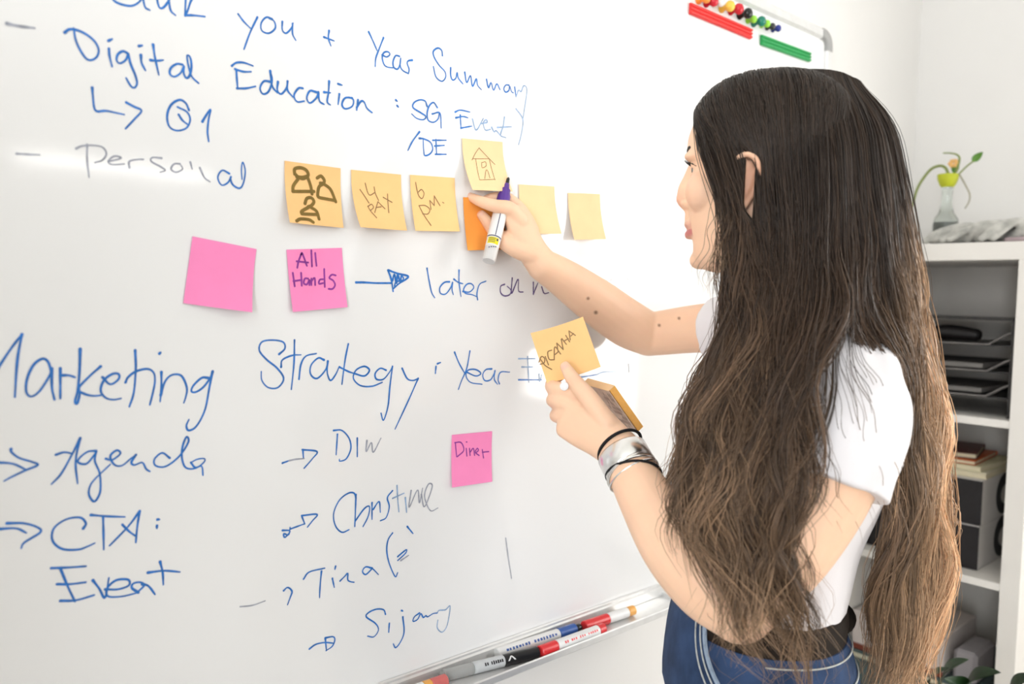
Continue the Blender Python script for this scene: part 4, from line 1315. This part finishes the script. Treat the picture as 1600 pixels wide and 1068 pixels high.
# soft folds: long shallow creases running from the armpit and across the sleeve
nr = np.empty(len(tee_me.vertices) * 3, np.float32); tee_me.vertices.foreach_get('normal', nr); nr = nr.reshape(-1, 3)
q1 = tc_ @ cv(.75, .65, .1); q2 = tc_ @ cv(.2, .9, .3); q3 = tc_ @ cv(.9, -.2, .4)
fold = .0022 * np.sin(q1 * 120 + 3 * np.sin(q3 * 31)) * (.4 + .6 * np.sin(q3 * 40 + 1)) + .0016 * np.sin(q2 * 75 + 2.2 * np.sin(q1 * 24))
tee_me.vertices.foreach_set('co', (tc_ + nr * fold[:, None]).astype(np.float32).ravel())
tee = link_mesh('tshirt', tee_me, mat('white_cotton', (.82, .79, .80), .85, .2, noise=.02, scale=30, bump=.12, bscale=700, sheen=.1), person, angle=0)

# ---- dungarees
DEN = mat('blue_denim', (.036, .068, .15), .8, .2, noise=.45, scale=22, bump=.35, bscale=900)
dn = MB()
j0 = t_at(956)
dn.loft([torso_ring(i, .013, n=48) for i in range(j0, 81)])
for s in (-1, 1):
    hip, knee, ank = KN[s]
    dn.sweep([hip, (hip * .6 + knee * .4), knee, (knee * .6 + ank * .4), ank + [0, 0, .0]], [.100, .092, .070, .066, .060], ref=FWD, n=20, caps='flat')
den_me = baked(dn, 'dungarees', .0040, 3, .5)
den = link_mesh('dungarees', den_me, DEN, person, angle=0)


def torso_point(py, th, off):
    """point on the trunk at photo row py of its axis, angle th from the front (towards her left)"""
    ys = np.array([proj(q[:3])[1] for q in _tc])
    k = np.interp(py, ys, np.arange(len(ys)))
    i = min(int(k), len(ys) - 2); t = k - i
    a = torso_ring(i, off, th=[th])[0]; b = torso_ring(i + 1, off, th=[th])[0]
    return a * (1 - t) + b * t


# bib: a denim panel on the front, narrowing upwards
def bib(u, v, off):
    py = 925 + 150 * v
    half = .62 + 1.05 * v ** 2.2
    return torso_point(py, 2 * u * half, .0165 + off)


sheet(bib, .0035, 20).build('bib', DEN, den)
STI = mat('pale_stitching', (.50, .52, .50), .8, .2, noise=.2, scale=200)


def seam(name, pts, r=.0011, m=STI):
    MB().sweep(pts, [r] * len(pts), ref=(.3, .2, .9), n=6, k=60).build(name, m, den)


for d in (.04, .10):
    seam('stitching', [bib(.5 - d, v, .0042) for v in np.linspace(.02, 1, 14)])
seam('bib_edge', [bib(.5, v, .002) for v in np.linspace(.0, 1, 16)], .0030, mat('worn_denim_edge', (.30, .38, .48), .8, .2, noise=.2, scale=90))
wb = MB()
rw = [torso_ring(t_at(954) + k, .0155 + (.002 if 0 < k < 6 else 0), n=48) for k in range(0, 7)]
wb.loft(rw).build('waistband', DEN, den)
k0 = t_at(954)
ths = np.linspace(1.35, 4.6, 30)
for k, of in ((1, .019), (5, .019)):
    seam('stitching', torso_ring(k0 + k, of, th=ths), .0010, STI)
seam('side_seam', [torso_ring(i, .0155, th=[1.95])[0] for i in range(k0 + 8, 80, 4)], .0016, mat('side_seam_denim', (.26, .34, .45), .8, .2, noise=.2, scale=90))
# back pocket
pk = MB()


def pocket(u, v, off):
    w = .26 * (1 - .12 * v)
    return torso_point(1005 + 95 * v + (14 * (1 - abs(2 * u)) * v), 2.72 + 2 * u * w, .0150 + off)


sheet(pocket, .003, 12).build('back_pocket', DEN, den)
seam('stitching', [pocket(-.5, v, .004) for v in np.linspace(0, 1, 8)] + [pocket(u, 1, .004) for u in np.linspace(-.5, .5, 8)[1:]] + [pocket(.5, v, .004) for v in np.linspace(1, 0, 8)[1:]], .0009)
# belt with a rounded end
bl = MB()
b0, b1 = t_at(912), t_at(958)
bl.loft([torso_ring(i, .0145 + .004 * math.sin(math.pi * (i - b0) / max(1, b1 - b0)), n=48, e=2.2) for i in range(b0, b1 + 1)])
belt = bl.build('belt', mat('dark_brown_suede', (.022, .016, .012), .8, .2, noise=.3, scale=25, bump=.3), person)
belt['label'] = 'wide dark brown belt with a rounded end'
en = torso_point(966, 2.75, .018)
MB().ball(P(1304, 964, 1.03), (.026, .024, .022), np.stack([FWD, LAT, UP], 1), n=20).build('belt_end', belt.data.materials[0], belt)
# shoes
for s in (-1, 1):
    hip, knee, ank = KN[s]
    so = MB()
    so.sweep([ank - FWD * .045 + [0, 0, -.040], ank + FWD * .05 + [0, 0, -.045], ank + FWD * .15 + [0, 0, -.055]], [(.042, .045), (.046, .040), (.044, .030)], ref=LAT, n=18)
    so.build('shoe', mat('white_shoe', (.7, .7, .68), .6, .3, noise=.05), person)

# ---- bracelets on the left wrist
fd = norm(P(1008, 776, .99) - LW)
wa = norm(cv(.8, -.6, 0) - fd * (cv(.8, -.6, 0) @ fd))
wb_ = np.cross(fd, wa)


def wrist(d):
    return LW + fd * d


ELA = mat('black_elastic', (.012, .011, .012), .7, .3, noise=.2, bump=.3)
tilt = norm(fd + wa * .10 + wb_ * .12)
MB().torus(wrist(-.005) + wa * .001, tilt, .0305, .0021, a=wa, R2=.0265).build('hair_tie', ELA, person)
cf = MB()
n = 56
rings = []
for d, o in ((.0000, .0), (.0020, .0016), (.0255, .0016), (.0275, .0), (.0275, -.0014), (.0000, -.0014)):
    th = np.arange(n) * 2 * math.pi / n
    rings.append([wrist(d + .002) + wa * math.cos(t) * (.0315 + o) + wb_ * math.sin(t) * (.0275 + o) for t in th])
v = [q for R in rings for q in R]
f = [(i * n + j, i * n + (j + 1) % n, ((i + 1) % 6) * n + (j + 1) % n, ((i + 1) % 6) * n + j) for i in range(6) for j in range(n)]
cf.add(v, f)
cf.build('cuff_bracelet', ER, person)
MB().torus(wrist(.0345), norm(fd + wa * .12 + wb_ * .1), .0325, .0016, a=wa, R2=.0285).build('bangle', ER, person)
MB().torus(wrist(.0380), norm(fd - wa * .05 + wb_ * .2), .0330, .0018, a=wa, R2=.0290).build('bangle', ER, person)
MB().torus(wrist(.0410), norm(fd + wa * .06 - wb_ * .1), .0335, .0014, a=wa, R2=.0290).build('bangle', ER, person)
MB().torus(wrist(.0395), norm(fd - wa * .38 + wb_ * .15), .0345, .0017, a=wa, R2=.0295).build('hair_tie', ELA, person)
# pale round ring between thumb and first finger
MB().lathe(P(882, 603, 1.068), norm(CAM - P(882, 603, 1.068)) * .9 + cv(-.3, 0, 0) * .2, [(.0050, 0), (.0060, .0015), (.0056, .003), (.003, .0042), (.0008, .0045)], n=18).build('ring', mat('white_stone', (.86, .85, .86), .2, .5, noise=.02), person)

# ---- things in her hands
ta, tb = P(794.5, 277, 1.206), P(763.5, 408, 1.150)
d = norm(tb - ta); Lm = np.linalg.norm(tb - ta)
mk = empty('marker', (ta + tb) / 2, 'uncapped purple board marker held in the right hand', 'marker')
VIO = mat('violet_plastic', (.10, .035, .28), .22, .5, noise=.05, scale=60)
MB().lathe(ta, d, [(.0008, 0), (.0024, .0025), (.0029, .009), (.0031, .012)], n=18).build('nib', BLACK_PL, mk)
MB().lathe(ta + d * .0115, d, [(.0032, 0), (.0040, .001), (.0052, .009), (.0075, .011), (.0080, .017), (.0098, .022), (.0100, .036), (.0096, .037)], n=24).build('grip', VIO, mk)
MB().lathe(ta + d * .047, d, [(.0094, 0), (.0104, .001), (.0106, .060), (.0104, .0610)], n=24).build('barrel', WHITE_PL, mk)
MB().lathe(ta + d * .1075, d, [(.0100, 0), (.0100, .014), (.0096, .015)], n=24).build('label_band', WHITE_PL, mk)
MB().lathe(ta + d * .122, d, [(.0098, 0), (.0098, Lm - .126), (.0085, Lm - .122)], n=24).build('end_plug', mat('pale_plug', (.66, .64, .62), .35, .5, noise=.03), mk)
tv = norm(CAM - (ta + tb) / 2); tv = norm(tv - d * (tv @ d)); ts = np.cross(d, tv)


def on_marker(t, an, off=.0004, r=.0106):
    return ta + d * t + (tv * math.cos(an) + ts * math.sin(an)) * (r + off)


def patch(t0, t1, a0, a1, n=8, r=.0106):
    mb = MB()
    v = [on_marker(t, an, r=r) for t in (t0, t1) for an in np.linspace(a0, a1, n)]
    return mb.add(v, [(i, i + 1, n + i + 1, n + i) for i in range(n - 1)])


YEL = mat('yellow_label', (.85, .72, .02), .5, .3, noise=.06, scale=300)
DKP = mat('dark_blue_print', (.05, .05, .12), .5, .3)
patch(.062, .106, -.12, -.02, 3).build('printed_line', DKP, mk, smooth=False)
patch(.1065, .1080, -1.2, 1.2).build('printed_line', DKP, mk, smooth=False)
patch(.1095, .1200, -.75, .85, r=.0102).build('yellow_patch', YEL, mk, smooth=False)
pt = MB()
for q in range(3):
    for w in range(5):
        a0 = -.2 + w * .19
        t0 = .1110 + q * .0028
        pt.add([on_marker(t0, a0, .0007, .0102), on_marker(t0, a0 + .12, .0007, .0102), on_marker(t0 + .0014, a0 + .12, .0007, .0102), on_marker(t0 + .0014, a0, .0007, .0102)], [(0, 1, 2, 3)])
pt.add([on_marker(.111, -.62, .0007, .0102), on_marker(.111, -.38, .0007, .0102), on_marker(.1145, -.38, .0007, .0102), on_marker(.1145, -.62, .0007, .0102)], [(0, 1, 2, 3)])
for w in range(4):
    a0 = -.6 + w * .3
    pt.add([on_marker(.123 + .001 * w, a0, .0005, .0098), on_marker(.123 + .001 * w, a0 + .2, .0005, .0098), on_marker(.1245 + .001 * w, a0 + .2, .0005, .0098), on_marker(.1245 + .001 * w, a0, .0005, .0098)], [(0, 1, 2, 3)])
pt.build('printed_text', DKP, mk, smooth=False)

# note held up in the left hand
n0, n1 = P(870, 508.5, 1.125), P(897, 587, 1.100)
vdir = norm(n1 - n0)
udir = P(912, 498, 1.125) - P(828, 519, 1.125); udir = norm(udir - vdir * (udir @ vdir))
ndir = np.cross(udir, vdir); ndir = ndir if ndir @ (CAM - n0) > 0 else -ndir


class Held(Note):
    def __init__(self):
        pass

    def at(self, u, v, off=0.0):
        return n0 + udir * u * S_NOTE + vdir * v * S_NOTE + ndir * (off + .004 * u * u * 4 - .002 + .003 * (v - .5) ** 2)


hn = Held()
o = sheet(hn.at, .0004).build('sticky_note', M['note'], None)
tag(o, 'orange sticky note reading PICANHA held up in the left hand', 'sticky note')
k = Ink(lambda u, v: hn.at(u, v, .0008))
for s in ([(842, 566), (846, 557), (851, 560), (850, 567), (844, 569)], [(845, 562), (852, 571), (862, 577)], [(852, 557), (857, 570)], [(862, 547), (856, 550), (858, 561), (866, 562)], [(866, 561), (867, 542), (876, 553)], [(867, 554), (873, 549)],
          [(872, 549), (870, 536)], [(870, 536), (880, 546)], [(880, 546), (877, 530)], [(878, 529), (885, 538)], [(884, 524), (890, 534)], [(881, 533), (888, 529)], [(891, 531), (889, 517)], [(889, 517), (899, 524)], [(892, 525), (896, 521)]):
    k.stroke([hn.uv(*p) for p in s], .0016 / S_NOTE)
k.build('handwriting', M['brown_ink'], o)

# pad of notes in the palm
v1, v2 = P(951, 611, 1.104), P(1000, 681, 1.130)
rr = norm(v2 - v1)
tdir = cv(-.40, -.10, .91); tdir = norm(tdir - rr * (tdir @ rr))
nn = np.cross(rr, tdir); nn = nn if nn @ cv(.7, -.6, 0) > 0 else -nn
TH = .012
Rp = np.stack([rr, tdir, nn], 1)
pc = v1 + rr * S_NOTE / 2 + tdir * S_NOTE / 2 + nn * TH / 2
pd = empty('note_pad', pc, 'thick pad of orange notes gripped in the left palm', 'note pad')
MB().box(pc + nn * .001, (S_NOTE, S_NOTE, TH - .002), Rp).build('sheets', mat('pad_edges', (.99, .52, .14), .75, .25, noise=.05, scale=300), pd, smooth=False)
BK = mat('printed_backing', (.72, .55, .44), .7, .2, noise=.15, scale=120)
MB().box(pc - nn * (TH / 2 - .0005), (S_NOTE, S_NOTE, .001), Rp).build('backing', BK, pd, smooth=False)
MB().box(pc - rr * (S_NOTE / 2 + .0002), (.0006, S_NOTE, TH), Rp).build('glued_edge', M['note_pale'], pd, smooth=False)
tx = MB(); rg = random.Random(9)
for row in range(7):
    for c_ in range(8):
        if rg.random() < .25:
            continue
        a0 = -S_NOTE / 2 + .006 + c_ * .0085
        b0 = -S_NOTE / 2 + .004 + row * .0045
        base_ = pc - nn * (TH / 2 + .0004)
        tx.add([base_ + rr * (a0 + x) + tdir * (b0 + y) for x, y in ((0, 0), (.006, 0), (.006, .0014), (0, .0014))], [(0, 1, 2, 3)])
tx.build('printed_text', mat('brown_print', (.20, .10, .07), .6, .3), pd, smooth=False)

# ------------------------------------------------------------------ hair
def G(pts, K=40):
    return spline([P(*q) for q in pts], K)


NEAR = [
    [(1090, 180, 1.0), (1098, 212, .975), (1114, 255, .955), (1130, 305, .945), (1140, 365, .94), (1150, 430, .93), (1146, 500, .92), (1122, 580, .905), (1098, 650, .895), (1078, 720, .885), (1068, 790, .875), (1080, 850, .868), (1098, 910, .862), (1110, 960, .862)],
    [(1102, 166, 1.01), (1120, 212, .97), (1142, 275, .948), (1158, 345, .938), (1166, 425, .925), (1158, 515, .912), (1136, 605, .9), (1112, 700, .882), (1100, 790, .868), (1116, 870, .86), (1136, 950, .855), (1150, 1020, .865)],
    [(1130, 146, 1.02), (1148, 200, .96), (1165, 270, .94), (1178, 350, .934), (1186, 440, .922), (1178, 540, .905), (1156, 640, .888), (1136, 740, .870), (1136, 840, .858), (1152, 930, .852), (1170, 1000, .868), (1178, 1060, .89)],
    [(1160, 133, 1.02), (1178, 195, .955), (1194, 280, .936), (1203, 370, .93), (1208, 460, .918), (1198, 560, .898), (1178, 660, .880), (1160, 760, .864), (1165, 860, .855), (1182, 960, .855), (1205, 1030, .875), (1210, 1090, .90)],
    [(1200, 116, 1.0), (1214, 190, 0.94), (1225, 290, 0.925), (1232, 390, 0.92), (1238, 480, 0.908), (1226, 580, .888), (1208, 680, .872), (1194, 790, .860), (1198, 890, .852), (1215, 980, .87), (1230, 1050, .895), (1238, 1110, .91)],
    [(1250, 108, 0.99), (1262, 190, 0.93), (1270, 290, 0.917), (1272, 390, 0.913), (1266, 480, 0.893), (1246, 570, .872), (1230, 680, .858), (1222, 790, .848), (1230, 890, .850), (1258, 985, .875), (1268, 1060, .90), (1262, 1120, .92)],
    [(1280, 108, 0.985), (1292, 190, 0.925), (1298, 290, 0.914), (1298, 390, 0.912), (1304, 480, .893), (1276, 565, .868), (1240, 670, .852), (1234, 780, .845), (1240, 870, .850), (1262, 960, .87), (1280, 1040, .90), (1275, 1110, .92)],
]
BACK = [
    [(1295, 109, 0.98), (1310, 190, 0.925), (1318, 290, 0.917), (1326, 390, 0.917), (1328, 485, .905), (1362, 562, .915), (1402, 640, .95), (1404, 740, .965), (1392, 840, .975), (1375, 930, .98), (1362, 1020, 1.0), (1358, 1080, 1.0)],
    [(1315, 113, 0.98), (1340, 190, 0.935), (1350, 290, 0.926), (1362, 390, 0.926), (1380, 490, 0.93), (1405, 590, .965), (1416, 700, .975), (1414, 810, .985), (1402, 920, 1.0), (1388, 1040, 1.01), (1384, 1110, 1.01)],
    [(1332, 121, 0.98), (1364, 190, 0.955), (1384, 290, 0.947), (1395, 390, 0.945), (1412, 490, 0.95), (1428, 600, .985), (1440, 720, .993), (1442, 840, 1.0), (1430, 950, 1.01), (1412, 1060, 1.015), (1404, 1130, 1.015)],
    [(1342, 126, 0.985), (1380, 190, 0.985), (1402, 290, 0.983), (1413, 390, 0.985), (1432, 490, 0.995), (1444, 620, 1.03), (1457, 740, 1.035), (1462, 850, 1.04), (1450, 960, 1.04), (1432, 1050, 1.045), (1424, 1120, 1.045)],
    [(1335, 125, 1.0), (1372, 200, 1.03), (1396, 300, 1.04), (1408, 400, 1.045), (1424, 500, 1.05), (1434, 620, 1.09), (1444, 740, 1.09), (1446, 850, 1.09), (1430, 960, 1.09), (1412, 1050, 1.09)],
    [(1310, 120, 1.02), (1340, 200, 1.07), (1366, 300, 1.085), (1382, 400, 1.09), (1398, 500, 1.1), (1408, 620, 1.14), (1412, 740, 1.13), (1405, 850, 1.12), (1388, 950, 1.11), (1370, 1020, 1.10)],
]
FAR = [
    [(1094, 182, 1.03), (1110, 240, 1.075), (1135, 330, 1.095), (1150, 420, 1.10), (1135, 500, 1.09), (1108, 580, 1.07), (1082, 660, 1.04), (1064, 740, 1.0), (1058, 810, .96), (1072, 870, .93)],
    [(1130, 150, 1.04), (1150, 240, 1.09), (1165, 340, 1.10), (1172, 440, 1.10), (1155, 530, 1.07), (1128, 620, 1.03), (1100, 710, .98), (1088, 800, .94), (1100, 880, .92)],
    [(1200, 122, 1.05), (1215, 240, 1.095), (1225, 340, 1.105), (1222, 440, 1.09), (1200, 540, 1.04), (1175, 640, .98), (1150, 740, .94), (1140, 840, .915), (1155, 920, .905)],
    [(1260, 115, 1.05), (1275, 240, 1.10), (1285, 340, 1.11), (1285, 440, 1.09), (1255, 540, 1.0), (1220, 640, .93), (1195, 740, .905), (1185, 840, .90), (1195, 930, .90)],
]


def strands(guides, n_lock, per, seed, amp=.0125, lockr=(.009, .0055), jit=.010, srange=None, t0=0.0, len_=(.82, 1.0), curl=1.0, K=40):
    r = np.random.default_rng(seed)
    g = np.stack([G(q, K) for q in guides])
    out, frac, sval, shade = [], [], [], []
    e1, e2 = cv(1, 0, 0), cv(0, 0, 1)
    t = np.linspace(0, 1, K)
    lo, hi = srange or (0, len(g) - 1)
    for _ in range(n_lock):
        s0 = r.uniform(lo, hi)
        ph, ph2 = r.uniform(0, 6.28, 2)
        fr = r.uniform(3.2, 5.5)
        am = amp * r.uniform(.4, 1.5)
        off = e1 * r.normal(0, jit) + e2 * r.normal(0, jit)
        ln0 = r.uniform(*len_)
        sh_ = math.exp(r.normal(0, .30))
        env = np.clip((t - .13) / .45, 0, 1) ** 1.1
        wave = np.outer(np.sin(2 * math.pi * fr * t + ph) * am * env * curl, e1) + np.outer(np.sin(2 * math.pi * fr * t + ph2) * am * .7 * env * curl, e2)
        wave += np.outer(env * r.normal(0, .006), e1)
        gw = s0 * 1.9 + r.normal(0, .35)
        wave += np.outer(np.sin(2 * math.pi * 4.6 * t + gw) * .0055 * env * min(1, amp / .006), e1) + np.outer(np.cos(2 * math.pi * 4.6 * t + gw) * .005 * env, e2)
        for _k in range(per):
            s = np.clip(s0 + r.normal(0, .16), lo, hi)
            i = min(int(s), len(g) - 2); w = s - i
            c = g[i] * (1 - w) + g[i + 1] * w
            rad = (lockr[0] * (1 - t) + lockr[1] * t) * (1 - .55 * np.exp(-((t - .75) / .18) ** 2))
            a, b = r.normal(0, .55, 2)
            # spread inside the lock, small near the parting
            k = np.clip(t / .12, .12, 1)
            wav = wave * (1 + .12 * r.normal())
            c = c + np.outer(k * rad * a, e1) + np.outer(k * rad * b, e2) + np.outer(k, off) * (.25 + .75 * t)[:, None] + wav
            c = c + np.outer(env * np.sin(2 * math.pi * (fr + 1.5) * t + r.uniform(0, 6.28)) * .0012, e1)
            ln = np.clip(ln0 + r.normal(0, .03), .3, 1.0)
            q = t0 + (ln - t0) * t
            x = q * (K - 1); j = np.minimum(x.astype(int), K - 2); f = (x - j)[:, None]
            out.append(c[j] * (1 - f) + c[j + 1] * f)
            frac.append(q); sval.append(s); shade.append(sh_)
    return np.array(out), np.array(frac), np.array(sval), np.array(shade)


def push_out(pts):
    """keep strands outside the skull and the near shoulder"""
    q = np.stack([(pts - HO) @ HF, (pts - HO) @ HS, (pts - HO) @ HU], -1)
    c0 = np.array([-.021, 0, .032]); ax = np.array([.096, .0775, .1045])
    d = (q - c0) / ax
    l = (np.abs(d) ** 2.5).sum(-1, keepdims=True) ** (1 / 2.5)
    th_ = 1 + np.random.default_rng(5).uniform(.0, .10, (len(pts), 1, 1))
    upm = np.clip((q[..., 2:3] + .10) / .09, 0, 1); upm = upm * upm * (3 - 2 * upm)
    q2 = np.where(l < th_, q + upm * (c0 + d / np.maximum(l, 1e-6) * ax * th_ - q), q)
    # the hair is tucked behind the ear: strands part around it
    fe, w = -.008, .0062
    k = np.clip((q2[..., 1:2] - .05) / .015, 0, 1) * np.exp(-((q2[..., 2:3] + .002) / .040) ** 6)
    df = q2[..., :1] - fe
    side = np.where((df * k).sum(1, keepdims=True) > 0, 1.0, -1.0)          # each strand stays on one side
    q2 = np.concatenate([q2[..., :1] + k * side * np.clip(w - df * side, 0, .03), q2[..., 1:]], -1)
    return HO + q2[..., :1] * HF + q2[..., 1:2] * HS + q2[..., 2:3] * HU


def ribbons(groups, name):
    V, C, Fc, off = [], [], [], 0
    rr_ = np.random.default_rng(99)
    for pts, fr, sv, shd, rad, lightness in groups:
        pts = push_out(pts)
        N, K, _ = pts.shape
        tan = np.gradient(pts, axis=1); tan /= np.maximum(np.linalg.norm(tan, axis=2, keepdims=True), 1e-9)
        ref = rr_.normal(size=(N, 1, 3))
        a = np.cross(tan, ref); a /= np.maximum(np.linalg.norm(a, axis=2, keepdims=True), 1e-9)
        b = np.cross(tan, a)
        tp = np.clip(np.minimum(np.linspace(0, 1, K) * 12 + .4, (1 - np.linspace(0, 1, K)) * 6 + .25), 0, 1)[None, :, None] * rad * rr_.uniform(.7, 1.3, (N, 1, 1))
        for s in range(3):
            an = s * 2 * math.pi / 3
            V.append(pts + (a * math.cos(an) + b * math.sin(an)) * tp)
        v3 = np.stack(V[-3:], 2).reshape(-1, 3); del V[-3:]
        V.append(v3)
        root, mid, tip = np.array([.027, .0165, .0105]), np.array([.066, .0375, .0215]), np.array([.40, .255, .150])
        t = fr[..., None]
        l = lightness if np.isscalar(lightness) else np.asarray(lightness)[:, None, None]
        k1, k2 = np.clip((t - .12) / .4, 0, 1), np.clip((t - (.48 - .17 * l)) / .45, 0, 1) * l
        col = root * (1 - k1) + mid * k1
        col = col * (1 - np.minimum(k2, 1)) + tip * np.minimum(k2, 1) * np.maximum(1, l * 1.0)
        col = col * np.exp(rr_.normal(0, .28, (N, 1, 1))) * shd[:, None, None]
        C.append(np.repeat(col.reshape(N * K, 1, 3), 3, 1).reshape(-1, 3))
        idx = off + np.arange(N * K * 3).reshape(N, K, 3)
        A, Bq = idx[:, :-1, :], idx[:, 1:, :]
        Fc.append(np.stack([A, np.roll(A, -1, 2), np.roll(Bq, -1, 2), Bq], -1).reshape(-1, 4))
        off += N * K * 3
    V, C, Fc = np.concatenate(V), np.concatenate(C), np.concatenate(Fc)
    me = bpy.data.meshes.new(name)
    me.vertices.add(len(V)); me.vertices.foreach_set('co', V.astype(np.float32).ravel())
    me.loops.add(Fc.size); me.loops.foreach_set('vertex_index', Fc.astype(np.int32).ravel())
    me.polygons.add(len(Fc)); me.polygons.foreach_set('loop_start', np.arange(0, Fc.size, 4, dtype=np.int32))
    me.update(calc_edges=True)
    at = me.color_attributes.new('tint', 'FLOAT_COLOR', 'POINT')
    at.data.foreach_set('color', np.hstack([C, np.ones((len(C), 1))]).astype(np.float32).ravel())
    return me


HAIR = mat('brown_hair', (.05, .03, .02), .42, .5, attr='tint')
gN = strands(NEAR, 150, 16, 11, len_=(.60, .84))
gW = strands(NEAR, 40, 5, 13, amp=.007, lockr=(.009, .004), len_=(.85, 1.0))
gN2 = strands(NEAR, 60, 14, 12, amp=.011, len_=(.55, .86))
gB = strands(BACK, 130, 16, 21, amp=.0065, srange=(0, 4), len_=(.74, .93))
gBw = strands(BACK, 36, 5, 25, amp=.009, lockr=(.008, .004), srange=(0, 4), len_=(.90, 1.0))
TOP = [NEAR[4], NEAR[5], NEAR[6], BACK[0], BACK[1], BACK[2]]
gT = strands(TOP, 60, 14, 61, amp=.003, len_=(.28, .39))
UND = [[(x, y, z + .022) for x, y, z in q] for q in (NEAR[2], NEAR[4], NEAR[6], BACK[0], BACK[2], BACK[3])]
gU = strands(UND, 60, 14, 62, amp=.003, len_=(.28, .39))
gB2 = strands(BACK, 40, 14, 23, amp=.007, srange=(3.0, 5))
gF = strands(FAR, 90, 12, 31, amp=.007, len_=(.75, .95))
fly = strands(NEAR, 70, 2, 41, amp=.012, jit=.018, len_=(.8, 1.0), curl=1.4)
fly2 = strands(BACK, 50, 2, 43, amp=.010, jit=.014, len_=(.85, 1.0))
fly3 = strands(FAR, 45, 2, 44, amp=.014, jit=.016, srange=(0, 1.2))
HR = .00050
groups = [(*gW, HR, .5), (*gBw, HR, .5 + .3 * gBw[2]), (*gT, HR, .3), (*gU, HR, .3), (*gN, HR, .30), (*gN2, HR, .42), (*gB, HR, .4 + .45 * gB[2]), (*gB2, HR, 1.5), (*gF, HR, .4), (*fly, .00026, .8), (*fly2, .00026, 1.2), (*fly3, .00026, .8)]  # back locks coloured lighter by side, standing in for gold window light
# thin strands lying across the sleeve
CHK = [[(1098, 205, .965), (1116, 260, .945), (1128, 310, .935), (1120, 360, .93), (1106, 410, .93), (1100, 450, .93)],
       [(1104, 205, .96), (1126, 265, .94), (1142, 330, .93), (1138, 390, .925), (1122, 450, .92), (1112, 510, .91)]]
gc = strands(CHK, 14, 2, 71, amp=.002, jit=.004)
SLV = [[(1290, 400, .915), (1285, 470, .895), (1262, 560, .868), (1252, 650, .852), (1258, 720, .846), (1290, 790, .843), (1318, 860, .85)],
       [(1330, 420, .925), (1320, 500, .888), (1318, 560, .868), (1345, 640, .858), (1380, 720, .868), (1395, 800, .90), (1390, 880, .93)],
       [(1340, 430, .93), (1335, 505, .89), (1352, 560, .875), (1385, 620, .892), (1405, 700, .92), (1410, 800, .95), (1400, 900, .97)]]
gs = strands(SLV, 12, 2, 51, amp=.003, jit=.006, srange=(0, 2))
groups.append((*gs, .00032, .6))
groups.append((*gc, .00030, .5))
hair_me = ribbons(groups, 'hair')
hair = link_mesh('hair', hair_me, HAIR, person, angle=0)
hair['label'] = 'very long wavy brown hair, lighter towards the ends'
